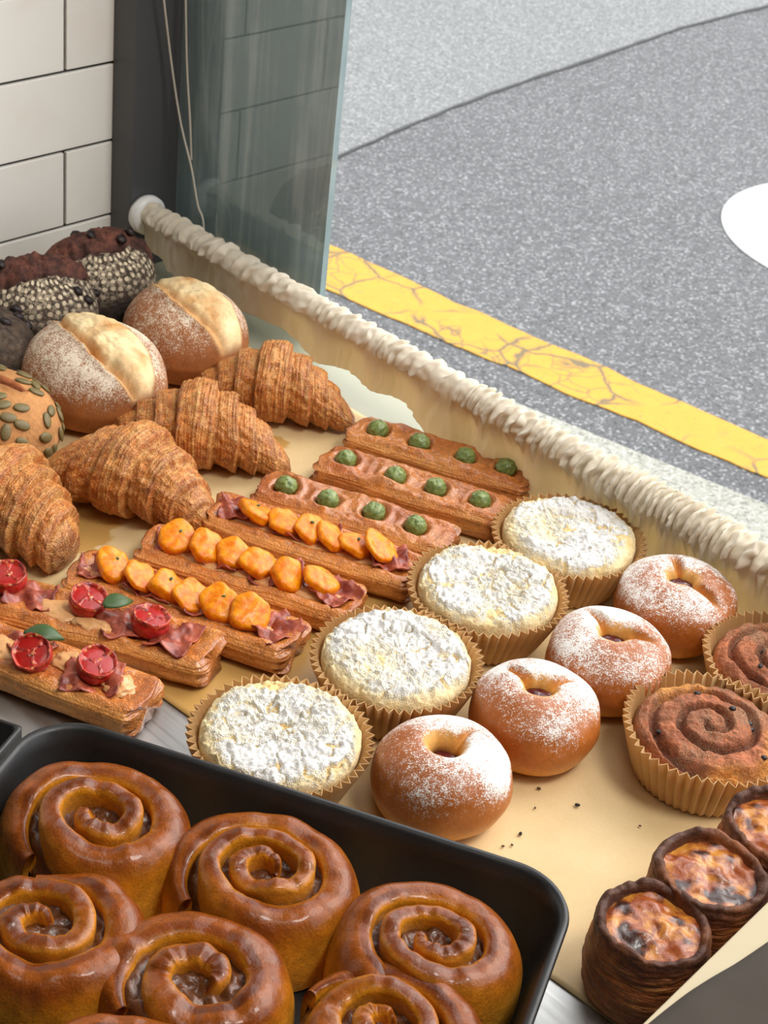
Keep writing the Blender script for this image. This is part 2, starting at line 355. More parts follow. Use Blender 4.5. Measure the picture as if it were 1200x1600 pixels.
    t.pbr(Base_Color=c, Roughness=0.3, Coat_Weight=0.35, Normal=t.bump(n, 0.8, 0.002)); m['tomatocut'] = t.m
    m['leaf'] = M_plain('basil_leaf', lin(58, 84, 40), 0.45, var=0.3, nscale=200)
    m['cheese'] = M_plain('melted_cheese', lin(222, 166, 108), 0.4, var=0.25, nscale=260, bump=0.5, Coat_Weight=0.3)
    m['seed'] = M_plain('pumpkin_seed', lin(116, 102, 62), 0.5, var=0.3, nscale=300)
    m['dark_fruit'] = M_plain('dark_fruit', lin(34, 22, 22), 0.5, var=0.3)
    m['filling'] = M_plain('cinnamon_filling', lin(96, 54, 26), 0.4, var=0.5, nscale=260, bump=0.9, Coat_Weight=0.3)
    m['card'] = M_plain('beige_board', lin(186, 172, 142), 0.7, var=0.05)
    t = NT('dark_woven_cloth'); co = t.co(scale=(1400, 1400, 1400)); w = t.n('TexWave', {'Vector': co, 'Scale': 0.5, 'Distortion': 1.0}).outputs['Fac']
    t.pbr(Base_Color=t.mix(w, lin(52, 45, 38), lin(70, 61, 52)), Roughness=0.9); m['darkcloth'] = t.m
    m['wallpaint'] = M_plain('warm_wall', lin(128, 118, 104), 0.9, var=0.04)
    m['floor'] = M_plain('floor_board', lin(120, 96, 70), 0.6)
    m['crumb'] = M_plain('crumb', lin(92, 70, 44), 0.8)
    m['darkcrumb'] = M_plain('dark_crumb', lin(44, 32, 22), 0.8)
build_materials()

# ------------------------------------------------------------------ window axis
RA = np.array([-0.2345, 1.3582, 0.0])                 # where the curtain rod meets the window post
D = np.array([0.7497, -0.6618, 0.0]); N = np.array([0.6618, 0.7497, 0.0]); ROD_A = math.atan2(D[1], D[0]); Z = np.array([0, 0, 1.0])
def win(s, n, z=0.0): return RA + D * s + N * n + Z * z

# ------------------------------------------------------------------ setting
def slab(name, s0, s1, n0, n1, z0, z1, mat, kind='structure', parent=None, bevel=0.0):
    o = box(name, win((s0 + s1) / 2, (n0 + n1) / 2, (z0 + z1) / 2), (s1 - s0, n1 - n0, z1 - z0), mat, parent, ROD_A, bevel)
    if kind: o['kind'] = kind
    return o
TW = -0.0281   # face of the tile wall (s)
wall = slab('wall_left', TW - 0.10, TW - 0.0035, -2.6, 0.06, -0.80, 1.70, MAT['grout'])
tag(wall, 'white brick-bond tiled wall with dark joints beside the window', 'wall')
TL, TH, JT = 0.200, 0.0669, 0.0026
tile_me = None
for r in range(-1, 12):
    z0 = 0.0405 + (r - 1) * TH
    off = -0.0605 if r % 2 == 1 else -0.0605 - TL / 2
    for k in range(-5, 2):
        a, b = off + k * TL, off + (k + 1) * TL
        a2, b2 = max(a, -1.0) + JT / 2, min(b, 0.045) - JT / 2
        if b2 - a2 < 0.01: continue
        t = box('tile', (0, 0, 0), (0.008, b2 - a2, TH - JT), MAT['tile'], None, 0, 0.0009)
        t.parent = wall
        wm = wall.matrix_basis.inverted() if False else None
        wc = win(TW - 0.0517, -1.27, 0.45)
        rel = win(TW - 0.004, (a2 + b2) / 2, z0 + TH / 2) - wc
        t.location = (rel @ D, rel @ N, rel[2])
counter = slab('counter', TW + 0.0005, 1.3, -1.15, -0.045, -0.04, -0.0020, MAT['steel'], None, bevel=0.002)
tag(counter, 'brushed stainless steel counter under the parchment sheet', 'counter')
ledge = slab('window_ledge', TW, 1.3, -0.044, 0.075, -0.06, -0.0020, MAT['ledge']); tag(ledge, 'pale grey green ledge under the cream curtain', 'ledge')
front = slab('wall_under_window', TW - 0.1, 1.6, 0.03, 0.075, -0.80, -0.061, MAT['wallpaint'])
base = slab('counter_cabinet', TW + 0.0005, 1.3, -1.10, 0.028, -0.799, -0.062, MAT['wallpaint']); 
post = slab('window_1', TW, 0.0, -0.0132, 0.075, -0.0010, 1.70, MAT['frame'], bevel=0.0008); tag(post, 'dark grey aluminium window post beside the tiles', 'window frame')
pane = slab('window_2', 0.0005, 0.1852, 0.0345, 0.0405, -0.0012, 1.66, MAT['glass']); tag(pane, 'tinted greenish glass pane reflecting the tiled wall', 'window pane')
slab('floor', -0.2, 3.2, -2.6, 0.03, -0.86, -0.80, MAT['floor'])
slab('ceiling', -0.2, 3.2, -2.6, 0.08, 1.70, 1.76, MAT['wallpaint'])
slab('wall_back', -0.2, 3.2, -2.70, -2.60, -0.86, 1.76, MAT['wallpaint'])
slab('wall_right', 3.1, 3.2, -2.6, 0.08, -0.86, 1.76, MAT['wallpaint'])

# road
RZ = -0.70
def flat(name, pts, mat, z, thick=0.004):
    pts = [np.array(p, float) for p in pts]; n = len(pts)
    V = [(p[0], p[1], z) for p in pts] + [(p[0], p[1], z - thick) for p in pts]
    me = bpy.data.meshes.new(name)
    me.from_pydata(V, [], [list(range(n)), list(range(2 * n - 1, n - 1, -1))] + [[(i + 1) % n, i, n + i, n + (i + 1) % n] for i in range(n)])
    me.materials.append(mat); o = bpy.data.objects.new(name, me); COL.objects.link(o); o['kind'] = 'structure'; return o
road = flat('road', [(-7, 1.2), (7, -4), (14, 14), (-9, 16)], MAT['asphalt'], RZ, 0.05); tag(road, 'grey asphalt road outside the open window', 'road')
jp = [on(x, y, RZ) for x, y in ((520, 250), (600, 214), (700, 172), (800, 135), (940, 88), (1060, 46), (1130, 27), (1200, 10))]
jl = jp[0] + (jp[0] - jp[1]) * 14; jr = jp[-1] + (jp[-1] - jp[-2]) * 16
line = [jl] + jp + [jr]
pale = flat('road_far_lane', line + [(12, 15), (-9, 16)], MAT['asphalt2'], RZ + 0.002, 0.002); tag(pale, 'paler asphalt patch beyond the dark joint', 'road')
L = []
for q in np.linspace(0, 1, 140):
    f = q * (len(line) - 1); i = min(int(f), len(line) - 2); p = line[i] * (1 - (f - i)) + line[i + 1] * (f - i); L.append(p)
L = np.array(L); jit = fbm(L * 9, 3) * 0.006; wdt = 0.008 + 0.004 * fbm(L * 14 + 3, 2)
up_ = [(p[0], p[1] + j + w) for p, j, w in zip(L, jit, wdt)]; dn_ = [(p[0], p[1] + j - w) for p, j, w in zip(L, jit, wdt)]
flat_j = flat('road_joint', dn_ + up_[::-1], MAT['crack'], RZ + 0.0032, 0.001); tag(flat_j, 'dark joint line crossing the road', 'joint')
ya, yb = on(505, 380, RZ), on(1200, 690, RZ); yc, yd = on(500, 450, RZ), on(1200, 750, RZ)
def ext(a, b, k0, k1): return [a + (b - a) * t for t in np.linspace(k0, k1, 160)]
U_, Dn = ext(ya, yb, -2.0, 3.0), ext(yc, yd, -2.0, 3.0)
U_ = [p + np.array([0, 1, 0]) * 0.008 * float(fbm(p * 12, 3)) for p in U_]; Dn = [p + np.array([0, 1, 0]) * 0.008 * float(fbm(p * 12 + 5, 3)) for p in Dn]
yl = flat('yellow_road_line', Dn + U_[::-1], MAT['yellow'], RZ + 0.003, 0.002); tag(yl, 'cracked yellow line painted along the road edge', 'road line')
P3 = [on(1127, 345, RZ)[:2], on(1192, 290, RZ)[:2], on(1200, 420, RZ)[:2]]
A_ = np.array([[2 * (P3[1] - P3[0])[0], 2 * (P3[1] - P3[0])[1]], [2 * (P3[2] - P3[0])[0], 2 * (P3[2] - P3[0])[1]]]); b_ = np.array([P3[1] @ P3[1] - P3[0] @ P3[0], P3[2] @ P3[2] - P3[0] @ P3[0]])
cc = np.linalg.solve(A_, b_); cr = np.linalg.norm(P3[0] - cc)
wp = flat('white_road_marking', [(cc[0] + cr * math.cos(a), cc[1] + cr * math.sin(a)) for a in np.linspace(0, 2 * math.pi, 96, endpoint=False)], MAT['whitepaint'], RZ + 0.003, 0.002)
tag(wp, 'round white marking painted on the asphalt', 'road marking')
k0, k1 = on(820, 645, RZ), on(1200, 800, RZ); kd = (k1 - k0)
kb = [k0 + kd * t for t in (-5, 6)]
off_ = np.array([kd[1], -kd[0], 0]) / np.linalg.norm(kd)
kerb = flat('kerb', [kb[0], kb[0] + off_ * 1.2, kb[1] + off_ * 1.2, kb[1]], MAT['kerb'], RZ + 0.012, 0.02); tag(kerb, 'pale concrete strip under the window by the road', 'kerb')

# parchment
def parchment():
    s0, s1, n0, n1 = -0.02, 0.95, -0.42, -0.0585
    ns, nn_ = 170, 76
    S, T = np.meshgrid(np.linspace(s0, s1, ns), np.linspace(n0, n1, nn_), indexing='ij')
    # front edge runs slightly askew
    fr_a, fr_b = np.array(on(250, 1085)), np.array(on(860, 1525))
    fa, fb = ((fr_a - RA) @ D, (fr_a - RA) @ N), ((fr_b - RA) @ D, (fr_b - RA) @ N)
    front_n = fa[1] + (S - fa[0]) / (fb[0] - fa[0]) * (fb[1] - fa[1])
    ba, bb = np.array(on(560, 610)), np.array(on(1170, 945))
    ba, bb = ((ba - RA) @ D, (ba - RA) @ N), ((bb - RA) @ D, (bb - RA) @ N)
    back_n = np.minimum(ba[1] + (S - ba[0]) / (bb[0] - ba[0]) * (bb[1] - ba[1]), -0.018)
    T = front_n + (back_n - front_n) * (T - n0) / (n1 - n0)
    P = RA + S[..., None] * D + T[..., None] * N
    w = fbm(P * 7, 3); P[..., 2] = -0.0006 + 0.0006 * np.clip(w, -1, 1)
    g = np.zeros(S.shape)
    for x, y, r in ((300, 1060, 0.055), (380, 1010, 0.05), (470, 990, 0.06), (560, 930, 0.05), (640, 880, 0.04), (150, 805, 0.025), (120, 830, 0.03), (430, 690, 0.012), (520, 645, 0.016), (480, 660, 0.012), (235, 790, 0.014)):
        q = on(x, y); d = np.hypot(P[..., 0] - q[0], P[..., 1] - q[1]); g = np.maximum(g, 1 - sstep(r * 0.3, r, d))
    o = mesh('parchment_paper', P.reshape(-1, 3), [grid_faces(ns, nn_, False)], MAT['parchment'], col=np.ones((ns * nn_, 3)), pw=g, uv=np.zeros((ns * nn_, 2)))
    m = o.modifiers.new('s', 'SOLIDIFY'); m.thickness = 0.0005; m.offset = -1
    return tag(o, 'long sheet of tan baking parchment with butter stains under the pastries', 'baking paper')
parchment()

# curtain on a rod
def curtain():
    root = thing('cafe_curtain', 'gathered cream cotton curtain on a low rod along the window', 'curtain', win(0, 0, 0), ROD_A)
    RZc, rr = 0.050, 0.0115
    rod = tube('rod', [(x, 0, RZc) for x in np.linspace(0.0, 1.15, 8)], 0.008, MAT['white_plastic'], root, 16)
    ring = [(0.0003, 0.0), (0.0003, 0.016), (0.004, 0.0172), (0.009, 0.0168), (0.0105, 0.0145), (0.0105, 0.0)]
    a = np.linspace(0, 2 * np.pi, 40, endpoint=False)
    P = np.array([[(x, r * math.cos(t), RZc + r * math.sin(t)) for x, r in ring] for t in a]); P[:, 0, 1:] = P[:, 0, 1:]
    closed('end_cap', P, MAT['white_plastic'], root)
    ns = 1500; s = np.linspace(0.0105, 1.12, ns)
    n1 = lambda f, k: noise(np.stack([s * f, 0 * s + k, 0 * s + 4], -1))
    ph = np.cumsum(np.gradient(s) * 2 * np.pi / (0.0150 - 0.0062 * sstep(0.15, 0.6, s)) * (1 + 0.9 * n1(21, 0.3) + 0.35 * n1(60, 2.3)))
    left = 1 - sstep(0.15, 0.5, s)
    hem = 0.003 + 0.017 * left + 0.008 * fbm(np.stack([s * 11, 0 * s, 0 * s], -1), 2)
    hem = np.maximum(hem, 0.0012)
    rows = []
    tt = np.concatenate([np.linspace(-0.45, 1.0, 34), 1 + np.linspace(0.04, 1.0, 26)])   # around the rod (back, top, front), then the skirt
    amp0 = 0.0026 + 0.0042 * sstep(0.25, 0.65, s) + 0.0016 * n1(33, 9.1)
    for t in tt:
        skew = 2.2 * t + 2.4 * noise(np.stack([s * 30, 0 * s + t * 1.6, 0 * s], -1)) + 1.1 * noise(np.stack([s * 80, 0 * s + t * 2.6, 0 * s + 5], -1))
        w = np.sin(ph + skew); rid = 1 - 2 * np.abs(np.sin((ph + skew) / 2)) ** 0.75
        rid = rid * 0.75 + 0.35 * np.sin(ph * 1.73 + skew * 0.6 + 1.0)
        fine = 0.0007 * noise(np.stack([s * 150, 0 * s + t * 3, 0 * s], -1))
        if t <= 1:
            ang = math.pi / 2 + t * math.pi / 2
            r = rr + amp0 * (rid + 0.7) * (0.55 + 0.45 * sstep(-0.2, 0.9, np.full_like(s, t))) + fine
            y = r * math.cos(ang); z = RZc + r * math.sin(ang)
        else:
            k = t - 1; fall = np.exp(-k * (7.0 - 3.5 * (1 - left)))
            big = np.sin(ph * 0.21 + 2.5 * n1(7, 1.0)) * 0.0045
            y = -rr - amp0 * (rid + 0.7) * fall * 0.9 + (1 - fall) * (0.0055 + big + 0.0009 * rid) - fine
            z = RZc - (RZc - hem) * k
        rows.append(np.stack([s + 0.0018 * np.cos(ph + skew) * (0.7 if t <= 1 else 0.3), y + 0 * s, z + 0 * s], -1))
    P = np.array(rows)
    o = mesh('curtain_fabric', P.reshape(-1, 3), [grid_faces(len(tt), ns, False)], MAT['cloth'], root)
    m = o.modifiers.new('s', 'SOLIDIFY'); m.thickness = 0.0004
curtain()

# blind cords
def smooth_path(pts, n=60):
    pts = np.array(pts); k = np.linspace(0, len(pts) - 1, n)
    i = np.clip(k.astype(int), 0, len(pts) - 2); f = (k - i)[:, None]
    p0 = pts[np.clip(i - 1, 0, None)]; p1 = pts[i]; p2 = pts[i + 1]; p3 = pts[np.clip(i + 2, None, len(pts) - 1)]
    return 0.5 * (2 * p1 + (p2 - p0) * f + (2 * p0 - 5 * p1 + 4 * p2 - p3) * f ** 2 + (3 * p1 - p0 - 3 * p2 + p3) * f ** 3)
def on_win(x, y, n):
    d = (x - 600) / F_PX * _r2 - (y - 800) / F_PX * _u2 + _fw; C0 = np.array([0, 0, CAM_Z]); p = win(0, n)
    return C0 + d * (((p - C0) @ N) / (d @ N))
def on_side(x, y, sv):
    d = (x - 600) / F_PX * _r2 - (y - 800) / F_PX * _u2 + _fw; C0 = np.array([0, 0, CAM_Z]); p = win(sv, 0)
    return C0 + d * (((p - C0) @ D) / (d @ D))
c1 = [on_side(x, y, sv) if (on_side(x, y, sv) - RA) @ N < 0.020 else on_win(x, y, 0.020) for x, y, sv in ((256, 0, 0.012), (268, 100, 0.012), (282, 190, 0.014), (299, 262, 0.018), (309, 320, 0.023), (318, 352, 0.027))]
c2 = [on_win(x, y, 0.026) for x, y in ((290, 0), (292, 100), (297, 190), (299, 250))]
c1 = [c1[0] + (c1[0] - c1[1])] + c1 + [win((c1[-1] - RA) @ D + 0.004, (c1[-1] - RA) @ N, -0.0008)]; c2 = [c2[0] + (c2[0] - c2[1]) * 3] + c2
o = thing('blind_cord', 'thin pale blind cord hanging beside the grey window post', 'cord', c1[-1])
for pts in (c1, c2):
    tube('strand', smooth_path(np.array(pts) - c1[-1]), 0.0009, MAT['cord'], o, 8)

# ------------------------------------------------------------------ pastry builders
def revolve_grid(nu, nv):
    th = np.linspace(0, 2 * np.pi, nu, endpoint=False); t = np.linspace(0, 1, nv)
    return np.meshgrid(th, t, indexing='ij')
def resample(poly, nv):
    poly = np.array(poly, float); d = np.concatenate([[0], np.cumsum(np.linalg.norm(np.diff(poly, axis=0), axis=1))])
    k = np.linspace(0, d[-1], nv); return np.interp(k, d, poly[:, 0]), np.interp(k, d, poly[:, 1])
def smooth_profile(ctrl, nv):
    p = smooth_path([np.array([a, b, 0.0]) for a, b in ctrl], 400); return resample(p[:, :2], nv)

def paper_cup(root, r0, r1, h, seed, pleats=52, name='paper_cup', wob=0.0012):
    nu, nv = pleats * 6, 12
    th, t = revolve_grid(nu, nv); rs = np.random.RandomState(seed)
    tri = np.abs(((th * pleats / (2 * np.pi)) % 1) * 2 - 1) * 2 - 1
    q = np.concatenate([[0.0], np.linspace(0, 1, nv - 1)])[None, :] + 0 * th
    amp = 0.0009 + 0.0015 * q
    r = r0 + (r1 - r0) * q ** 0.9 + amp * tri + wob * noise(np.stack([np.cos(th) * 1.6, np.sin(th) * 1.6, q * 0.7 + seed], -1)) * q
    z = 0.0006 + h * q * (1 + 0.05 * noise(np.stack([np.cos(th) * 2.2, np.sin(th) * 2.2, 0 * q + seed * 3], -1)))
    r[:, 0] = 0.001
    P = np.stack([r * np.cos(th), r * np.sin(th), z], -1)
    V = P.reshape(-1, 3)
    o = mesh(name, V, [grid_faces(nu, nv)], MAT['cup'], root, smooth=False)
    m = o.modifiers.new('s', 'SOLIDIFY'); m.thickness = 0.00035
    return o

def crumble_tart(px, label, seed, R=0.0505, rz=0.0):
    c = on(px[0], px[1], 0.033); root = thing('crumble_tart', label, 'tart', (c[0], c[1], 0), rz, 'sugar-dusted crumble tarts in paper cups')
    paper_cup(root, R * 0.74, R, 0.033, seed)
    nu, nv = 240, 130; th, t = revolve_grid(nu, nv)
    pr_, pz_ = smooth_profile([(0.001, 0.012), (R * 0.6, 0.012), (R * 0.80, 0.016), (R * 0.885, 0.026), (R * 0.87, 0.0335), (R * 0.74, 0.0375), (R * 0.5, 0.0375), (R * 0.34, 0.0355), (R * 0.15, 0.0355), (0.0005, 0.036)], nv)
    r = pr_[None] + 0 * th; z = pz_[None] + 0 * th
    x, y = r * np.cos(th), r * np.sin(th)
    q = np.stack([x, y, z + seed * 0.37], -1); top = sstep(0.024, 0.034, z)
    chunk = fbm(q * 130, 3, 0.55); big = fbm(q * 42, 2); ridge = 1 - np.abs(fbm(q * 55 + 9, 2)) * 2.2
    crack = sstep(0.82, 0.98, ridge)
    dz = (0.0030 * np.abs(fbm(q * 130, 3, 0.55)) + 0.0011 * np.abs(fbm(q * 300, 2)) + 0.0020 * big - 0.0030 * crack * sstep(0.15, 0.5, fbm(q * 20 + 2, 1) + 0.35)) * top
    z = z + dz
    rr = 1 + 0.03 * fbm(q * 60 + 4, 2) * top
    P = np.stack([x * rr, y * rr, z], -1)
    pit = sstep(0.25, 0.75, -big * 0.8 + crack * 0.8 + 0.25 * fbm(q * 90 + 1, 2))
    edge = sstep(R * 0.72, R * 0.88, r)
    col = mix(lin(238, 224, 188), lin(230, 194, 122), np.clip(pit * 0.8, 0, 1)); col = mix(col, lin(226, 200, 148), edge * 0.7)
    pw = np.clip(0.84 - 0.6 * pit - 0.5 * edge + 0.45 * fbm(q * 26 + 7, 3), 0.0, 1.0) * top
    closed('crumble', P, MAT['crumble'], root, col, pw)

def berry_bun(px, label, seed, R=0.0390, h=0.050, rz=0.0, creases=((0.3, 0.010),), hole=(0.0085, 0.0068), pside=0.6, open_jam=0.0):
    c = on(px[0], px[1], 0.024); root = thing('berry_bun', label, 'bun', (c[0], c[1], 0), rz, 'sugar-dusted berry buns')
    nu, nv = 176, 112; th, t = revolve_grid(nu, nv)
    prof = [(0.001, 0.0008), (R * 0.62, 0.0006), (R * 0.86, 0.006), (R * 0.985, 0.016), (R, 0.023), (R * 0.95, 0.034), (R * 0.82, h * 0.855), (R * 0.62, h * 0.955), (R * 0.42, h * 0.995), (R * 0.29, h * 0.975), (R * 0.215, h * 0.90), (R * 0.18, h * 0.76), (R * 0.17, h * 0.55), (0.0006, h * 0.50)]
    pr_, pz_ = smooth_profile(prof, nv); r = pr_[None] + 0 * th; z = pz_[None] + 0 * th
    top = (np.arange(nv) > nv * 0.45)[None] & (r > 0)
    inner = sstep(0.42 * R, 0.17 * R, r) * top
    hx, hy = hole
    el = 1 + inner * ((np.hypot(hx * np.cos(th), hy * np.sin(th)) / (0.17 * R)) - 1) * 0.9
    el = el * (1 + 0.14 * inner * noise(np.stack([np.cos(th) * 1.5, np.sin(th) * 1.5, 0 * th + seed], -1)))
    dent = np.zeros_like(r)
    for a, ln in creases:
        da = np.abs((th - a + np.pi) % (2 * np.pi) - np.pi) * r
        dent += np.exp(-(da / 0.0028) ** 2) * sstep(R * 0.17 + ln * 1.9, R * 0.17 + ln * 0.4, r) * top
    x, y = r * el * np.cos(th), r * el * np.sin(th)
    q = np.stack([x, y, z + seed], -1)
    wob = 1 + 0.045 * noise(q * 24) + 0.02 * noise(q * 60)
    z = z * (1 + 0.04 * noise(q * 20 + 5) * sstep(0.01, 0.04, z)) - 0.0085 * np.clip(dent, 0, 1)
    P = np.stack([x * wob, y * wob, z], -1)
    hz = z / h
    col = mix(lin(222, 156, 68), lin(176, 100, 40), sstep(0.08, 0.5, hz)); col = mix(col, lin(142, 74, 30), sstep(0.6, 0.95, hz) * 0.55 * (1 - inner))
    col = mix(col, lin(224, 172, 96), np.clip(inner * 1.2 - 0.15, 0, 1) * sstep(0.55, 0.75, hz)); col = mix(col, lin(120, 58, 30), inner * sstep(0.82, 0.70, hz) * 0.8); col = mix(col, lin(222, 158, 76), np.clip(dent, 0, 1) * 0.85)  # hole wall darkens with depth: recess shade painted into the colour
    side = np.cos(th - pside) * 0.5 + 0.5
    up = sstep(0.28, 0.85, hz)
    pw = np.clip(up * (0.46 + 0.24 * side) + 0.20 * fbm(q * 30 + 8, 2) - 0.42 * np.clip(inner * 1.5 - 0.55, 0, 1) - 0.5 * np.clip(dent, 0, 1), 0, 1) * sstep(0.22, 0.5, hz)
    closed('dough', P, MAT['bun'], root, col, pw)
    th, t = revolve_grid(32, 10); jr = R * 0.24 * np.sin(t * np.pi / 2 + 0.001); jz = h * (0.75 + open_jam) + 0.003 * np.cos(t * np.pi / 2)
    Pj = np.stack([jr * np.cos(th), jr * np.sin(th) * 0.85, jz + 0.0008 * noise(np.stack([jr * np.cos(th) * 300, jr * np.sin(th) * 300, 0 * th + seed], -1))], -1)[:, ::-1]
    closed('jam', Pj, MAT['jam'], root)

def croissant(name_px, label, seed, L=0.132, W=0.036, kz=0.78, rz=0.0, lean=0.10, shift=0.0, blunt=0.0, z=0.03, bend=0.006):
    c = on(name_px[0], name_px[1], z)
    nu, nv = 120, 300
    ph = np.linspace(0, 2 * np.pi, nu, endpoint=False); s = np.linspace(-1, 1, nv); PH, S = np.meshgrid(ph, s, indexing='ij')
    rs = np.random.RandomState(seed)
    q = S + lean * np.cos(PH) * np.sign(rs.rand() - 0.0) * (0.6 + 0.4 * np.abs(S)) - shift + 0.02 * noise(np.stack([np.cos(PH), np.sin(PH), S * 2 + seed], -1))
    a = np.abs(q)
    edges = np.array([0.0, 0.20, 0.44, 0.66, 0.85, 1.25]) + np.concatenate([[0], rs.normal(0, 0.018, 4), [0]])
    E = 0.16 + 0.84 * np.clip(1 - np.clip(np.abs(S), 0, 1) ** 1.55, 0, 1) ** 0.85
    E = E + blunt * sstep(0.3, 1.0, S) * 0.35
    saw = np.zeros_like(a); tb = np.zeros_like(a); ring_end = sstep(1.0, 0.965, np.abs(S))
    for k in range(5):
        m = (a >= edges[k]) & (a < edges[k + 1]); t = (a - edges[k]) / (edges[k + 1] - edges[k])
        v = t ** 0.9 * sstep(1.0, 0.93, t); 
        if k == 0: v = 0.75 * sstep(1.0, 0.86, t) + 0.12
        saw = np.where(m, v, saw); tb = np.where(m, t, tb)
    r = W * E * (0.84 + 0.25 * saw) * (0.35 + 0.65 * ring_end)
    pn = np.stack([np.cos(PH) * 0.9, np.sin(PH) * 0.9, q * 9 + seed], -1)
    lines = noise(np.stack([np.cos(PH) * 1.2, np.sin(PH) * 1.2, q * 48 + seed * 3], -1)); lines2 = noise(np.stack([np.cos(PH) * 2.4, np.sin(PH) * 2.4, q * 110 + seed], -1))
    bl = fbm(np.stack([np.cos(PH) * 5, np.sin(PH) * 5, S * 7 + seed], -1), 3)
    r = r + W * E * (0.026 * lines + 0.008 * lines2 + 0.045 * bl)
    zc = W * E * kz * 0.92
    zz = zc + r * np.sin(PH) * kz; fl = 0.0012
    zz = np.where(zz < 0.006, 0.006 - (0.006 - fl) * np.tanh((0.006 - zz) / (0.006 - fl)), zz)
    X = S * L / 2 + 0.0; Y = r * np.cos(PH) - bend * S ** 2 * 2
    P = np.stack([X, Y, zz], -1)
    base = mix(lin(222, 140, 64), lin(190, 106, 42), np.clip(0.5 + 0.6 * bl, 0, 1))
    base = mix(base, lin(140, 72, 30), sstep(0.55, 0.9, tb) * 0.45 * sstep(0.3, 0.8, np.sin(PH) * 0.5 + 0.5))
    base = mix(base, lin(218, 164, 92), np.clip(sstep(0.0, 0.5, lines + 0.5 * lines2) * 0.4 + (1 - sstep(0.0, 0.12, tb)) * 0.25, 0, 1))
    base = mix(base, lin(232, 178, 104), (1 - sstep(0.05, 0.34, tb)) * np.clip(0.25 + 0.9 * lines2, 0, 1) * 0.7)
    base = mix(base, lin(112, 54, 28), sstep(0.88, 1.0, np.abs(S)) * 0.65)
    uv = np.stack([q * 1.0 + 3 + seed, np.minimum(PH, 2 * np.pi - PH)], -1)
    o = closed('croissant', P, MAT['croissant'], None, base, None, uv)
    o.location = (c[0], c[1], 0); o.rotation_euler = (0, 0, rz)
    return tag(o, label, 'croissant', 'croissants')

def strip_body(root, L, Wd, H, seed, groove=0.004, rough=1.0, pits=(), tone=1.0):
    nu, nv = 170, 200                                    # cross-section round, along
    a = np.linspace(0, 2 * np.pi, nu, endpoint=False); s = np.linspace(-1, 1, nv); A, S = np.meshgrid(a, s, indexing='ij')
    n_ = 0.46; cy = np.sign(np.cos(A)) * np.abs(np.cos(A)) ** n_; cz = np.sign(np.sin(A)) * np.abs(np.sin(A)) ** n_
    endr = np.clip((1 - np.abs(S)) / 0.075, 0, 1); e = np.sqrt(np.clip(1 - (1 - endr) ** 2, 0, 1)) * 0.30 + 0.70
    q = np.stack([S * L / 2, cy * Wd / 2, cz * H / 2 + seed], -1)
    x = S * L / 2 * (1 + 0.02 * cy * noise(np.full(A.shape + (3,), seed * 1.7)))
    y = cy * Wd / 2 * e * (1 + 0.09 * noise(q * 22) + 0.03 * noise(q * 70)); z = H / 2 + cz * H / 2 * (0.80 + 0.20 * e)
    topm = sstep(0.75, 0.98, cz) ; sidem = 1 - topm
    lam = noise(np.stack([q[..., 0] * 18, q[..., 1] * 18, z * 900 + seed * 5], -1)); puff = 1 + 0.06 * np.sin(np.clip(z / H, 0, 1) * np.pi)
    step = np.tanh(6 * np.sin(z / H * 2 * np.pi * 3.2 + 2.2 * noise(q * 26 + 11)))
    y = y * puff * (1 + (0.024 * lam + 0.011 * step) * sidem); x = x + np.sign(S) * (1 - endr) * (0.0026 * lam + 0.0016 * step + 0.0026 * fbm(q * 60, 2))
    yn = np.abs(cy); z = z + topm * (0.0016 * fbm(q * 62 + 3, 3) * rough + 0.0012 * noise(q * 20)) 
    z = z - topm * groove * sstep(0.72, 0.35, yn) * sstep(0.97, 0.85, np.abs(S)) + 0.001 * topm * sstep(0.4, 0.85, yn)
    for px_, py_ in pits:
        dd = np.hypot(x - px_, y - py_); z = z + topm * (0.0014 * np.exp(-((dd - 0.0115) / 0.0026) ** 2) - 0.0050 * np.exp(-(dd / 0.0080) ** 4))
    P = np.stack([x, y, np.maximum(z, 0.0008)], -1)
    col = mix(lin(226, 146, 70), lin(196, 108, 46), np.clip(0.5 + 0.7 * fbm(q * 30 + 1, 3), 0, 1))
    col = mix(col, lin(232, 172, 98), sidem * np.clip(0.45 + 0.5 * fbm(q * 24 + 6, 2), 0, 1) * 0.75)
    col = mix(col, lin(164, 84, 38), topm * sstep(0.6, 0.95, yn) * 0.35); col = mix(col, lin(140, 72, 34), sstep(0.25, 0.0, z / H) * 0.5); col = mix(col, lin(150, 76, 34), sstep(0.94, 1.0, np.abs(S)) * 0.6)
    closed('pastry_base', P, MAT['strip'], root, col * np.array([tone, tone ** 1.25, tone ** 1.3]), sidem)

def blob(seed, rx, ry, rz_, nu=36, nv=24, amp=0.12, freq=2.0, flat=0.0):
    th, t = revolve_grid(nu, nv); ph = (t * 0.96 + 0.02) * np.pi
    d = np.stack([np.sin(ph) * np.cos(th), np.sin(ph) * np.sin(th), -np.cos(ph)], -1)
    k = 1 + amp * fbm(d * freq + seed * 1.3, 2)
    P = d * k[..., None] * np.array([rx, ry, rz_])
    return P

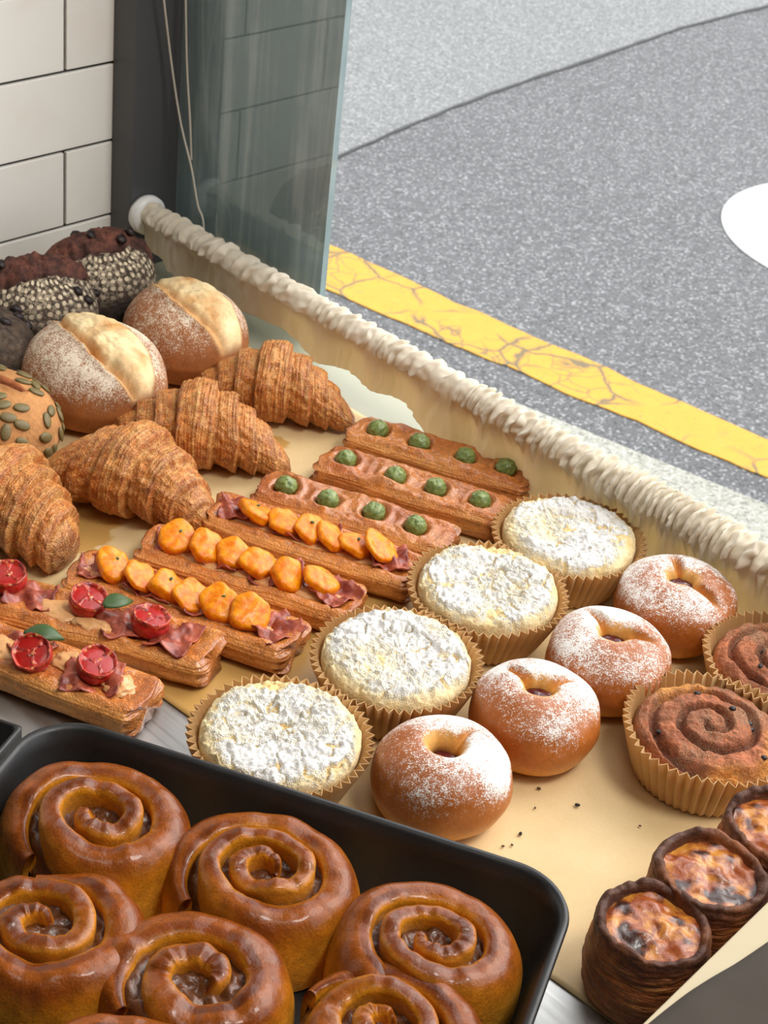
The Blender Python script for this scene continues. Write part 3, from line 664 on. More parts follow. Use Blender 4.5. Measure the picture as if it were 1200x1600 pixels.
def olive_strip(l, r, label, seed, frac, sizes=None):
    A, B = on(*l, 0.019), on(*r, 0.019); c = (A + B) / 2; L = np.linalg.norm(B - A) + 0.006; rz = math.atan2(B[1] - A[1], B[0] - A[0])
    root = thing('olive_pastry_strip', label, 'pastry', (c[0], c[1], 0), rz, 'puff pastry strips with green olives')
    H = 0.0200; xs = [((f - 0.5) * L, 0.001 * math.sin(i * 2.1 + seed)) for i, f in enumerate(frac)]
    strip_body(root, L, 0.0400, H, seed, 0.0008, 1.5, xs, 0.84)
    for i, (x_, y_) in enumerate(xs):
        P = blob(seed * 7 + i, 0.0078, 0.0075, 0.0072, amp=0.10, freq=2.6)
        o = closed('olive', P, MAT['olive'], root); o.location = (x_, y_, H - 0.0005); o.rotation_euler = (0, 0, seed + i * 1.9)

def wedge(seed, ln=0.025, w=0.020, h=0.0058):
    """a roasted orange chunk: slab cut with flat sides, glossy top"""
    rs = np.random.RandomState(int(seed * 31) % 9973)
    nu, nv = 60, 22; th, t = revolve_grid(nu, nv)
    al = np.array([0.0, 1.15, 2.35, 3.55, 4.9]) + rs.normal(0, 0.22, 5) + rs.rand() * 0.5; dk = 0.80 + 0.20 * rs.rand(5)
    rad = np.min([d / np.maximum(np.cos(th - a), 0.18) for a, d in zip(al, dk)], axis=0); rad = np.minimum(rad, 1.12)
    rad = sum(np.roll(rad, k, 0) for k in (-2, -1, 0, 1, 2)) / 5
    pr_, pz_ = resample([(0.001, -0.5), (0.90, -0.5), (0.97, -0.42), (1.0, -0.2), (0.99, 0.22), (0.95, 0.40), (0.86, 0.50), (0.4, 0.56), (0.001, 0.57)], nv)
    x = rad * np.cos(th) * pr_[None] * w / 2; y = rad * np.sin(th) * pr_[None] * ln / 2; z = pz_[None] * h + 0 * th
    z = z * (1 + 0.35 * np.sin(al[0] * 3 + x / w * 3)) + (1.2 * rs.rand() - 0.3) * (-14 * x ** 2 + 6 * y ** 2) + 0.0007 * noise(np.stack([x * 200, y * 200, z * 100 + seed], -1))
    return np.stack([x, y, z], -1)
def ham_fold(root, loc, size, seed, rz=0.0, name='ham_slice', lift=0.35):
    n = 26; U, Vv = np.meshgrid(np.linspace(-1, 1, n), np.linspace(-1, 1, n), indexing='ij')
    r2 = np.maximum(np.abs(U), np.abs(Vv)); x = U * size[0] / 2; y = Vv * size[1] / 2
    q = np.stack([x * 120, y * 120, 0 * x + seed], -1)
    z = 0.0028 * fbm(q * 0.9, 3) + size[0] * lift * 0.16 * np.sin(U * 5 + Vv * 2 + seed) + 0.001 + lift * 0.006 * np.abs(U) ** 3
    k = 1 + 0.15 * noise(np.stack([U * 2, Vv * 2, 0 * U + seed + 3], -1))
    o = mesh(name, np.stack([x * k, y * k, z], -1).reshape(-1, 3), [grid_faces(n, n, False)], MAT['ham'], root)
    m = o.modifiers.new('s', 'SOLIDIFY'); m.thickness = 0.0009
    o.location = loc; o.rotation_euler = (0, 0, rz); return o
def herb(root, loc, seed):
    P = blob(seed, 0.0017, 0.0011, 0.0005, 8, 6); o = closed('herb_fleck', P, MAT['leaf'], root); o.location = loc; o.rotation_euler = (0, 0, seed)

def orange_strip(l, r, label, seed, pieces, hams):
    A, B = on(*l, 0.019), on(*r, 0.019); c = (A + B) / 2; L = np.linalg.norm(B - A) + 0.008; rz = math.atan2(B[1] - A[1], B[0] - A[0])
    root = thing('orange_topped_pastry_strip', label, 'pastry', (c[0], c[1], 0), rz, 'puff pastry strips topped with orange pieces')
    strip_body(root, L, 0.0420, 0.0190, seed, 0.0022, 0.9)
    cream = blob(seed, L * 0.455, 0.0150, 0.0040, 90, 24, 0.06, 3.0); q = cream * 120; cream[..., 2] += 0.0012 * fbm(q + seed, 2)
    o = closed('cheese_filling', cream, MAT['cheese'], root); o.location = (0, 0, 0.0150)
    for i, (f, sx, a) in enumerate(hams): ham_fold(root, ((f - 0.5) * L, 0.001, 0.0182), (sx, 0.024), seed + i * 1.7, a)
    rs = np.random.RandomState(seed)
    for i, (f, yy, a, tilt) in enumerate(pieces):
        o = closed('orange_piece', wedge(seed * 3.3 + i, 0.0245 + 0.003 * rs.rand(), 0.0225 + 0.003 * rs.rand()), MAT['orange'], root)
        o.location = ((f - 0.5) * L, yy, 0.0218 + 0.007 * abs(tilt)); o.rotation_euler = (0.10 + tilt * 0.7, 0.30 + 0.20 * rs.rand(), a + rs.normal(0, 0.3))
        if i % 2 == 0: herb(root, ((f - 0.5) * L + 0.001, yy + 0.002, 0.0262 + 0.007 * abs(tilt)), i + seed)

def tomato_half(root, loc, rz, tilt, seed, R=0.0118):
    Pb = blob(seed, R, R, R * 0.80, 48, 26, 0.05); Pb[..., 2] = np.where(Pb[..., 2] > R * 0.30, R * 0.30 + 0.12 * (Pb[..., 2] - R * 0.30), Pb[..., 2]); o = closed('tomato_half', Pb, MAT['tomato'], root)
    o.location = loc; o.rotation_euler = (tilt, 0, rz)
    th, t = revolve_grid(48, 18); r = R * 0.93 * (1 - t) + 0.0003
    lobes = np.abs(np.sin(th * 1.5 + seed)) ; z = R * 0.37 + 0.0016 * sstep(0.75, 0.95, r / R) - 0.0024 * sstep(0.2, 0.45, r / R) * sstep(0.88, 0.65, r / R) * sstep(0.25, 0.6, lobes)
    r = r * (1 + 0.05 * noise(np.stack([np.cos(th) * 2, np.sin(th) * 2, 0 * th + seed], -1)))
    P = np.stack([r * np.cos(th), r * np.sin(th), z + 0.0007 * noise(np.stack([r * np.cos(th) * 400, r * np.sin(th) * 400, 0 * r + seed], -1))], -1)
    P = np.concatenate([np.stack([P[:, 0, 0], P[:, 0, 1], P[:, 0, 2] - 0.004], -1)[:, None], P], 1)
    closed('cut_face', P, MAT['tomatocut'], o)
def basil(root, loc, rz, tilt, ln=0.019, w=0.010):
    n = 20; U, Vv = np.meshgrid(np.linspace(0, 1, n), np.linspace(-1, 1, 11), indexing='ij')
    wid = w / 2 * np.sin(np.pi * np.clip(U, 0.02, 0.99) ** 0.8) ** 0.8
    P = np.stack([(U - 0.5) * ln, Vv * wid, 0.004 * np.sin(U * np.pi) - 0.0022 * Vv ** 2 + 0.0008 * np.abs(Vv)], -1)
    o = mesh('basil_leaf', P.reshape(-1, 3), [grid_faces(n, 11, False)], MAT['leaf'], root)
    m = o.modifiers.new('s', 'SOLIDIFY'); m.thickness = 0.0005
    o.location = loc; o.rotation_euler = (0.2, tilt, rz)
def tomato_strip(l, r, label, seed, L, toms, hams, leaf, cheese):
    A, B = on(*l, 0.019), on(*r, 0.019); dr = (B - A) / np.linalg.norm(B - A); c = B - dr * L / 2; rz = math.atan2(dr[1], dr[0])
    root = thing('tomato_pastry_strip', label, 'pastry', (c[0], c[1], 0), rz, 'puff pastry strips topped with tomato halves')
    strip_body(root, L, 0.0415, 0.0205, seed, 0.0025, 1.2)
    for i, (x, y, sx, sy) in enumerate(cheese):
        o = closed('melted_cheese', blob(seed + i * 3, sx, sy, 0.0035, 30, 18, 0.3, 2.4), MAT['cheese'], root); o.location = (x, y, 0.0180)
    for i, (x, y, sx, sy, a) in enumerate(hams): ham_fold(root, (x, y, 0.0195), (sx, sy), seed + i * 2.3, a)
    for i, (x, y, a, tl) in enumerate(toms): tomato_half(root, (x, y, 0.0250), a, tl, seed + i)
    if leaf: basil(root, *leaf)

def loaf(px, z0, dims, rz, label, name, cat, group, seed, mat, slash, colors, flour, dots=False, rug=0.001):
    a, b, h = dims; c = on(px[0], px[1], z0)
    nu, nv = 200, 130; th, t = revolve_grid(nu, nv)
    prof = smooth_profile([(0.01, 0.0), (0.62, 0.0), (0.88, 0.10), (0.99, 0.30), (1.0, 0.42), (0.95, 0.62), (0.78, 0.83), (0.52, 0.95), (0.25, 0.995), (0.005, 1.0)], nv)
    r = prof[0][None] + 0 * th; z = prof[1][None] * h + 0 * th
    x, y = a * r * np.cos(th), b * r * np.sin(th)
    q = np.stack([x, y, z + seed], -1)
    x0, y0, sl, sw, depth, lift = slash                     # a slash along local x, opened sideways
    k = 1 - ((x - x0) / sl) ** 2; half = sw * np.sqrt(np.clip(k, 0, 1)) * (1 + 0.12 * fbm(q * 30, 2))
    dist = (y - y0); up = sstep(h * 0.45, h * 0.62, z)
    ins = sstep(0.0016, -0.0016, np.abs(dist) - half) * (k > 0) * up
    rim_lo = np.exp(-((dist + half) / 0.0030) ** 2) * (k > 0) * up; rim_hi = np.exp(-((dist - half) / 0.0035) ** 2) * (k > 0) * up
    ragged = 1 + 0.6 * fbm(q * 120 + 2, 2)
    bulge = ins * np.clip(1 - (dist / np.maximum(half, 1e-4)) ** 2, 0, 1)
    z = z + lift * bulge + 0.0022 * rim_lo - depth * np.exp(-((dist + half - 0.0045) / 0.0026) ** 2) * (k > 0.12) * up * ragged + ins * rug * fbm(q * 90, 3)
    w = 1 + 0.03 * noise(q * 16) + 0.012 * noise(q * 45)
    P = np.stack([x * w, y * w, z * (1 + 0.025 * noise(q * 18 + 3))], -1)
    cb, ct, ci, ce = colors
    hz = np.clip(z / h, 0, 1)
    col = mix(cb, ct, np.clip(sstep(0.15, 0.8, hz) + 0.3 * fbm(q * 22, 2), 0, 1))
    cin_ = mix(ci, ce, np.clip(0.25 + 0.8 * fbm(q * 45 + 4, 3), 0, 1)); col = mix(col, cin_, ins)
    col = mix(col, ce, np.clip(np.exp(-((dist + half - 0.003) / 0.0035) ** 2) * (k > 0.1) * up, 0, 1) * 0.85)
    pw = np.clip(flour * (0.35 + 0.65 * sstep(0.25, 0.85, hz)) + 0.16 * fbm(q * 26 + 9, 3), 0, 1) * (1 - ins)
    if dots: pw = np.clip(sstep(0.36, 0.86, hz) + 0.45 * fbm(q * 20, 2), 0, 1) * (1 - ins)
    ar = np.cumsum(np.concatenate([[0], np.hypot(np.diff(prof[0]) * a, np.diff(prof[1]) * h)]))
    uv = np.stack([th * (a + b) / 2 * 0.9 * 150, ar[None] * 150 + 0 * th], -1)
    root = thing(name, label, cat, (c[0], c[1], 0), rz, group)
    closed('crust', P, mat, root, col, pw, uv)
    return root, dict(P=P, ins=ins, rs=np.random.RandomState(seed + 40))

def spiral_height(r, th, R, turns, start, groove=0.004):
    ph = (r / R) * turns - (th + start) / (2 * np.pi); f = ph - np.floor(ph)
    g = np.abs(f - 0.5) * 2                                     # 1 at the seam
    return f, g
def cup_roll(px, label, seed, R=0.0505, rz=0.0, h=0.040):
    c = on(px[0], px[1], 0.031); root = thing('cinnamon_roll', label, 'cinnamon roll', (c[0], c[1], 0), rz, 'cinnamon rolls in pleated paper cups')
    paper_cup(root, R * 0.78, R * 1.0, 0.034, seed, 50)
    nu, nv = 220, 150; th, t = revolve_grid(nu, nv); Rr = R * 0.88
    pr_, pz_ = smooth_profile([(0.001, 0.006), (Rr * 0.75, 0.006), (Rr * 0.88, 0.012), (Rr * 0.97, 0.022), (Rr * 0.985, 0.027), (Rr * 0.93, 0.0325), (Rr * 0.8, 0.0350), (Rr * 0.5, 0.0375), (Rr * 0.2, 0.0390), (0.0005, 0.0395)], nv)
    r = pr_[None] + 0 * th; z = pz_[None] + 0 * th; top = sstep(0.022, 0.031, z)
    x, y = r * np.cos(th), r * np.sin(th); q = np.stack([x, y, z + seed], -1)
    rw = r * (1 + 0.10 * noise(q * 40)); f, g = spiral_height(rw, th, Rr, 2.7, seed * 1.3)
    dip = sstep(0.52, 0.96, g)
    z = z - top * (0.0062 * dip) * sstep(0.02, 0.15, r / Rr) + top * 0.0020 * fbm(q * 110, 3)
    P = np.stack([x, y, z], -1)
    col = mix(lin(182, 108, 70), lin(146, 84, 54), np.clip(0.5 + fbm(q * 40, 3), 0, 1)); col = mix(col, lin(98, 54, 36), dip * top * 0.8)
    col = mix(col, lin(200, 140, 76), (1 - top) * 0.8); col = mix(col, lin(206, 142, 66), np.clip(sstep(0.25, 0.7, fbm(q * 20 + 5, 2)) * sstep(0.6, 0.95, r / Rr), 0, 1))
    pw = np.clip(0.42 + 0.4 * fbm(q * 30 + 3, 2), 0, 1) * top
    closed('roll', P, MAT['cin'], root, col, pw)
    rs = np.random.RandomState(seed)
    for i in range(7):
        a, rr = rs.rand() * 6.28, Rr * (0.3 + 0.6 * rs.rand())
        k = int(a / (2 * np.pi) * nu) % nu; j = nv // 2 + int(np.argmin(np.abs(r[0, nv // 2:] - rr)))
        o = closed('dark_fruit', blob(i + seed, 0.0022, 0.0017, 0.0013, 12, 8, 0.2), MAT['dark_fruit'], root); o.location = P[k, j]

def glazed_bun(c, label, seed, sx=0.0465, sy=0.040, rz=0.0, turns=2.35, start=0.0, ccw=1, ztop=0.053, tail=True, pitchk=1.0):
    root = thing('glazed_cinnamon_bun', label, 'cinnamon bun', (c[0], c[1], 0.0045), rz, 'glazed cinnamon buns in the black pan')
    ztop -= 0.0045
    nA, nS = 420, 44
    w0 = 0.46 / turns
    fi = np.linspace(0, 1, nA); phi = fi * turns * 2 * np.pi
    rho = 0.11 + (1 - w0 * 0.55 - 0.11) * fi ** 0.95
    cx, cy_ = rho * np.cos(ccw * phi + start), rho * np.sin(ccw * phi + start)
    path = np.stack([cx * sx, cy_ * sy], -1)
    out = path / np.maximum(np.linalg.norm(path, axis=1)[:, None], 1e-6)
    tang = np.gradient(path, axis=0); tang /= np.linalg.norm(tang, axis=1)[:, None]
    nrm = np.stack([tang[:, 1], -tang[:, 0]], -1) * ccw
    pitch = (sx + sy) / 2 * (1 - w0 * 0.55 - 0.13) / turns
    hw = pitch * (0.355 + 0.07 * sstep(0.3, 0.9, fi)) * pitchk
    last = sstep(turns - 1.12, turns - 0.80, fi * turns)           # outermost turn
    taper = sstep(-0.02, 0.20, fi) * 0.62 + 0.38; tp_end = sstep(1.0, 0.93, fi) * 0.6 + 0.4
    jit = np.stack([np.cos(phi) * 1.1, np.sin(phi) * 1.1, fi * 3 + seed], -1)
    zt = ztop * (1 + 0.06 * noise(jit) + 0.03 * noise(jit * 2.7)) - 0.010 * last * sstep(0.90, 1.0, fi) - 0.004 * (1 - fi) * (1 - 0.6 * math.sin(seed))
    zt = zt - 0.004 * last - 0.007 * (1 - sstep(0.0, 0.07, fi))
    k = np.linspace(0, 1, nS); rnd = hw * 0.62
    P = np.zeros((nA, nS, 3)); q_in = np.zeros((nA, nS)); q_top = np.zeros((nA, nS)); q_out = np.zeros((nA, nS))
    for j, u in enumerate(k):
        if u < 0.22:                                             # inner wall rising
            v = u / 0.22; off = -hw * (0.94 + 0.05 * v) * taper; z = zt - 0.022 * (1 - v) - rnd; q_in[:, j] = 1 - v * 0.8
        elif u < 0.42:                                           # inner shoulder to the crest
            v = (u - 0.22) / 0.20; ang = math.pi / 2 * v; off = -hw * math.cos(ang) ** 0.8 * 0.99 * taper; z = zt - rnd * (1 - math.sin(ang) ** 0.8); q_top[:, j] = math.sin(ang)
        else:                                                    # crest, outer shoulder and outer wall
            v = (u - 0.42) / 0.58; vi = min(v / 0.42, 1.0); ang = math.pi / 2 * vi
            off_i = hw * math.sin(ang) * 0.99 * taper; z_i = zt - rnd * (1 - math.cos(ang)) - max(0.0, v - 0.42) / 0.58 * 0.022
            wv = math.pi / 2 * min(v / 0.86, 1.0)                # outermost turn: one broad sloping flank
            off_l = (hw + 0.0095) * math.sin(wv) ** 0.85; z_l = (zt - 0.012) * math.cos(wv) ** 0.75 + 0.012 - max(0.0, (v - 0.86) / 0.14) * 0.011
            off = off_i * (1 - last) + off_l * last; z = z_i * (1 - last) + z_l * last
            q_top[:, j] = math.cos(ang) * (1 - last) + (math.cos(wv) ** 0.6) * last; q_out[:, j] = v
        P[:, j, :2] = path + nrm * (off * tp_end)[:, None]
        P[:, j, 2] = z
    q = np.stack([P[..., 0], P[..., 1], P[..., 2] + seed], -1)
    n3 = fbm(q * 55, 3); nb = fbm(q * 26 + 4, 2)
    P[..., :2] *= (1 + 0.018 * nb)[..., None]; P[..., 2] += 0.0008 * n3 + 0.0012 * nb
    P[..., 2] = np.maximum(P[..., 2], 0.0008)
    gold, brown, dark = lin(204, 134, 28), lin(126, 60, 10), lin(74, 30, 8)
    col = mix(gold, brown, np.clip(q_top ** 1.2 * 1.1 + 0.35 * nb * q_top, 0, 1)); col = mix(col, dark, np.clip(sstep(0.72, 1.0, q_top) * (0.35 + 0.8 * nb), 0, 0.8))
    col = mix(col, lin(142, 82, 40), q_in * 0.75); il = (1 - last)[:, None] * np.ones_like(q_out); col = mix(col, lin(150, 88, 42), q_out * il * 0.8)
    col = mix(col, lin(134, 68, 12), (1 - sstep(0.0, 0.45, q_out)) * (q_out > 0) * (1 - il)); col = mix(col, lin(220, 160, 56), sstep(0.5, 1.0, q_out) * (1 - il))
    V = P.reshape(-1, 3); Fc = grid_faces(nA, nS, False)
    caps = [np.arange(nS), (nA - 1) * nS + np.arange(nS)]
    V2 = np.vstack([V, P[0].mean(0), P[-1].mean(0)]); n = len(V)
    f3 = np.concatenate([np.stack([caps[0][1:], caps[0][:-1], np.full(nS - 1, n)], 1), np.stack([caps[1][:-1], caps[1][1:], np.full(nS - 1, n + 1)], 1)])
    if ccw < 0: Fc = Fc[:, ::-1]; f3 = f3[:, ::-1]
    C2 = np.vstack([col.reshape(-1, 3), col[0].mean(0), col[-1].mean(0)])
    mesh('dough_coil', V2, [Fc, f3], MAT['glazed'], root, col=C2)
    th, t = revolve_grid(64, 26); r = (1 - t) * 0.90; x, y = r * sx * np.cos(th), r * sy * np.sin(th)
    z = ztop - 0.013 + 0.0030 * fbm(np.stack([x * 160, y * 160, 0 * x + seed], -1), 3) - 0.012 * sstep(0.72, 0.9, r)
    Pf = np.stack([x, y, z], -1); Pf = np.concatenate([np.stack([x[:, :1], y[:, :1], z[:, :1] * 0 + 0.004], -1), Pf], 1)
    closed('filling', Pf, MAT['filling'], root)

def custard_tart(px, label, seed, R=0.0285, h=0.050, rz=0.0):
    c = on(px[0], px[1], h * 0.92); root = thing('custard_tart', label, 'tart', (c[0], c[1], 0), rz, 'burnt-top custard tarts')
    nu, nv = 180, 110; th, t = revolve_grid(nu, nv)
    pr_, pz_ = smooth_profile([(0.001, 0.0008), (R * 0.80, 0.0008), (R * 0.98, 0.004), (R * 1.06, h * 0.3), (R * 1.08, h * 0.5), (R * 1.03, h * 0.78), (R * 1.00, h * 0.95), (R * 0.94, h * 1.0), (R * 0.84, h * 0.97), (R * 0.80, h * 0.86), (R * 0.78, h * 0.76), (0.001, h * 0.74)], nv)
    r = pr_[None] + 0 * th; z = pz_[None] + 0 * th; q = np.stack([r * np.cos(th), r * np.sin(th), z + seed], -1)
    lay = noise(np.stack([np.cos(th) * 2.2, np.sin(th) * 2.2, z * 330 + seed], -1)); wobz = noise(np.stack([np.cos(th) * 1.6, np.sin(th) * 1.6, 0 * z + seed * 2.1], -1)) + 0.5 * noise(np.stack([np.cos(th) * 5, np.sin(th) * 5, 0 * z + seed], -1))
    hz = z / h; out = np.arange(nv)[None] < nv * 0.62
    r = r * (1 + 0.05 * noise(q * 40) + 0.03 * lay * (hz > 0.05)) ; z = z + sstep(0.5, 0.95, hz) * (0.0040 * wobz + 0.0012 * fbm(q * 90, 2))
    P = np.stack([r * np.cos(th), r * np.sin(th), np.maximum(z, 0.0006)], -1)
    nb = fbm(q * 40, 3)
    col = mix(lin(172, 98, 48), lin(128, 70, 38), np.clip(0.5 + nb, 0, 1)); col = mix(col, lin(66, 38, 28), np.clip(sstep(0.68, 1.0, hz) + 0.5 * nb * sstep(0.3, 0.8, hz), 0, 1) * 0.9)
    closed('pastry_shell', P, MAT['custardshell'], root, col, np.clip(1.15 - sstep(0.75, 0.95, hz), 0, 1) * (out | (hz < 2)))
    th, t = revolve_grid(72, 40); rr = (1 - t) * R * 0.84 + 0.0003; q = np.stack([rr * np.cos(th), rr * np.sin(th), 0 * rr + seed], -1)
    z = h * 0.87 + 0.0022 * fbm(q * 95, 2) + 0.0030 * noise(q * 45) + 0.0025 * (1 - (rr / R) ** 2)
    Pc = np.stack([q[..., 0], q[..., 1], z], -1); Pc = np.concatenate([np.stack([q[:, :1, 0] * 0.95, q[:, :1, 1] * 0.95, z[:, :1] * 0 + h * 0.76], -1), Pc], 1)
    closed('custard', Pc, MAT['custard'], root)

# ------------------------------------------------------------------ the pastries
crumble_tart((438, 1148), 'sugar-dusted crumble tart in a paper cup touching the black pan', 1, 0.0505, 0.3)
crumble_tart((620, 1028), 'white-dusted crumble tart, second from the black pan in its row', 2, 0.0500, 1.9)
crumble_tart((763, 918), 'heavily sugared crumble tart, third from the black pan in its row', 3, 0.0500, 3.4)
crumble_tart((890, 837), 'crumble tart in a paper cup nearest the curtain and olive strips', 4, 0.0500, 5.1)

berry_bun((690, 1210), 'sugar-dusted bun with a deep round hole beside the black pan', 1, 0.0392, 0.048, 0.0, ((0.9, 0.012),), (0.0078, 0.0080), 0.5, -0.06)
berry_bun((835, 1115), 'dusted berry bun second from the black pan, jam in a wide slit', 2, 0.0384, 0.047, 0.0, ((2.5, 0.013), (0.55, 0.015)), (0.0070, 0.0055), 0.9, 0.02)
berry_bun((950, 1030), 'dusted berry bun third from the black pan, golden opened dent', 3, 0.0384, 0.047, 0.0, ((2.2, 0.014), (-0.1, 0.013)), (0.0070, 0.0052), 1.6, 0.02)
berry_bun((1056, 942), 'golden berry bun nearest the curtain with a small red slit', 4, 0.0395, 0.046, 0.0, ((1.7, 0.013), (-0.75, 0.017)), (0.0072, 0.0038), 2.2, 0.05)

croissant((428, 586), 'golden croissant farthest back, beside the curtain and floury roll', 1, 0.134, 0.0345, 0.80, -0.10, 0.10, 0.0)
croissant((311, 654), 'flaky croissant second from the curtain, touching the scored roll', 2, 0.140, 0.0360, 0.80, -0.04, 0.09, -0.02)
croissant((208, 726), 'plump croissant third from the curtain with a dark pinched tip', 3, 0.138, 0.0370, 0.80, -0.26, -0.10, 0.02)
croissant((4, 770), 'croissant cut by the left photo edge with a curled end', 4, 0.122, 0.0390, 0.80, -0.42, 0.08, 0.0, 0.55)

olive_strip((560, 664), (826, 744), 'puff pastry strip with four green olives nearest the curtain', 1, (0.13, 0.37, 0.63, 0.85))
olive_strip((512, 712), (784, 795), 'middle one of three olive-topped puff pastry strips', 2, (0.12, 0.40, 0.62, 0.86))
olive_strip((418, 752), (700, 838), 'olive-topped puff pastry strip next to the orange-topped strips', 3, (0.12, 0.35, 0.59, 0.81))
hm = ((0.06, 0.02, 0.4), (0.33, 0.030, 0.1), (0.62, 0.034, 0.5), (0.90, 0.026, 1.1))
orange_strip((345, 788), (645, 885), 'pastry strip with a flat row of orange pieces beside the olive strips', 4, [(0.20, 0.0, 0.9, 0.0), (0.35, -0.001, 0.5, 0.0), (0.47, 0.0, 0.4, 0.1), (0.58, -0.001, 0.9, 0.0), (0.70, -0.001, 1.1, 0.0), (0.81, 0.001, 0.9, 0.45)], ((0.10, 0.022, 0.4), (0.45, 0.040, 0.1), (0.86, 0.024, 0.5)))
orange_strip((238, 838), (548, 935), 'middle pastry strip of large orange pieces with ham between', 5, [(0.15, 0.0, 0.3, 0.35), (0.29, 0.0, 0.2, 0.3), (0.41, 0.003, 0.2, 0.2), (0.54, 0.0, 0.1, 0.25), (0.68, -0.003, -0.2, 0.5), (0.82, 0.003, 0.6, 0.2)], ((0.12, 0.02, 0.4), (0.36, 0.032, 0.0), (0.62, 0.034, 0.5), (0.90, 0.026, 1.1)))
orange_strip((130, 880), (455, 990), 'orange-topped pastry strip beside the tomato strips, ham curl at one end', 6, [(0.16, 0.003, 0.4, 0.2), (0.29, 0.001, 0.3, 0.3), (0.42, 0.0, 0.3, 0.3), (0.53, -0.002, 0.2, 0.2), (0.66, -0.001, -0.1, 0.45), (0.79, 0.0, -0.1, 0.5)], ((0.08, 0.02, 0.4), (0.36, 0.032, 0.0), (0.60, 0.032, 0.5), (0.91, 0.030, 1.1)))
tomato_strip((0, 923), (335, 1013), 'tomato and ham pastry strip next to the orange-topped strip', 7, 0.160,
             [(-0.058, 0.006, 0.3, 0.15), (-0.004, 0.004, 1.2, 0.25), (0.038, 0.001, 2.2, 0.2)],
             [(-0.040, 0.0, 0.030, 0.026, 0.2), (0.022, 0.0, 0.032, 0.030, 0.6), (0.055, -0.001, 0.032, 0.026, 1.5)], ((0.0165, 0.003, 0.0315), 1.1, 0.3, 0.024, 0.0125), [(-0.02, -0.004, 0.016, 0.011), (-0.07, -0.002, 0.010, 0.010), (0.005, -0.008, 0.014, 0.007)])
tomato_strip((-60, 985), (232, 1088), 'tomato pastry strip at the counter edge on bare steel', 8, 0.150,
             [(0.002, -0.006, 0.3, 0.55), (0.039, 0.003, 1.1, 0.3), (-0.045, 0.004, 1.0, 0.2)],
             [(-0.008, 0.008, 0.026, 0.022, 0.9), (0.040, -0.003, 0.034, 0.028, 0.3)], ((0.001, 0.009, 0.0290), 0.35, 0.1, 0.024, 0.0125), [(0.022, 0.006, 0.012, 0.010), (-0.02, -0.003, 0.014, 0.012), (0.055, 0.0, 0.010, 0.010)])

WH = (lin(178, 112, 60), lin(150, 92, 52), lin(236, 212, 164), lin(204, 146, 84))
loaf((147, 580), 0.030, (0.0575, 0.0520, 0.062), -0.85, 'floury white bread roll with a torn golden slash beside croissants', 'white_bread_roll', 'bread roll', 'floury white bread rolls', 21, MAT['roll'], (0.0, 0.006, 0.060, 0.0240, 0.0075, 0.0036), WH, 0.68, False, 0.0018)
loaf((290, 514), 0.030, (0.0525, 0.0490, 0.060), -0.85, 'floury white bread roll with a smooth pale slash beside the curtain', 'white_bread_roll', 'bread roll', 'floury white bread rolls', 27, MAT['roll'], (0.0, 0.008, 0.056, 0.0235, 0.0026, 0.0036), WH, 0.56, False, 0.0016)
DK = (lin(46, 36, 32), lin(72, 56, 44), lin(104, 60, 46), lin(60, 34, 27))
def fruit_on(root, info, n, keep):
    P, ins, rs = info['P'], info['ins'], info['rs']; me = closed('berry_me', blob(3, 0.0050, 0.0042, 0.0030, 16, 10, 0.2), MAT['dark_fruit'], data_only=True); c = 0
    while c < n:
        i, j = rs.randint(P.shape[0]), rs.randint(40, P.shape[1] - 4)
        if keep(P[i, j], ins[i, j]):
            o = link('dried_berry', me, root); o.location = P[i, j]; o.rotation_euler = tuple(rs.rand(3) * 0.8); c += 1
r_, inf = loaf((55, 480), 0.035, (0.049, 0.045, 0.068), 0.62, 'dark chocolate loaf with floury dots, left of the farther dark loaf', 'dark_dotted_loaf', 'bread', 'dark dotted loaves', 31, MAT['darkloaf'], (0.0, 0.002, 0.060, 0.0200, 0.004, 0.008), DK, 0.0, True, 0.0042); fruit_on(r_, inf, 7, lambda p, i: p[2] > 0.03)
r_, inf = loaf((150, 436), 0.035, (0.051, 0.046, 0.068), 0.62, 'dark chocolate loaf with floury dots against the tiled wall', 'dark_dotted_loaf', 'bread', 'dark dotted loaves', 36, MAT['darkloaf'], (0.0, 0.000, 0.062, 0.0195, 0.004, 0.008), DK, 0.0, True, 0.0042); fruit_on(r_, inf, 8, lambda p, i: p[2] > 0.03)
r_, inf = loaf((-42, 548), 0.03, (0.048, 0.044, 0.062), 0.2, 'dark fruited loaf cut off by the left photo edge above seeded roll', 'dark_fruit_loaf', 'bread', None, 39, MAT['darkloaf'], (-0.01, 0.008, 0.03, 0.014, 0.002, 0.003), DK, 0.0, False); fruit_on(r_, inf, 10, lambda p, i: p[2] > 0.015)
SD = (lin(200, 148, 96), lin(192, 136, 84), lin(150, 84, 46), lin(108, 54, 30))
sr, inf = loaf((-22, 648), 0.028, (0.054, 0.045, 0.057), -0.35, 'bread roll covered in pumpkin seeds at the left photo edge', 'seeded_bread_roll', 'bread roll', None, 44, MAT['seedroll'], (-0.008, 0.004, 0.040, 0.008, 0.006, 0.001), SD, 0.22)
seed_me = closed('seed_me', blob(1, 0.0060, 0.0036, 0.0015, 16, 10, 0.05) * np.array([1, 1, 1]), MAT['seed'], data_only=True)
P, ins, rs = inf['P'], inf['ins'], inf['rs']; placed = []
tries = 0
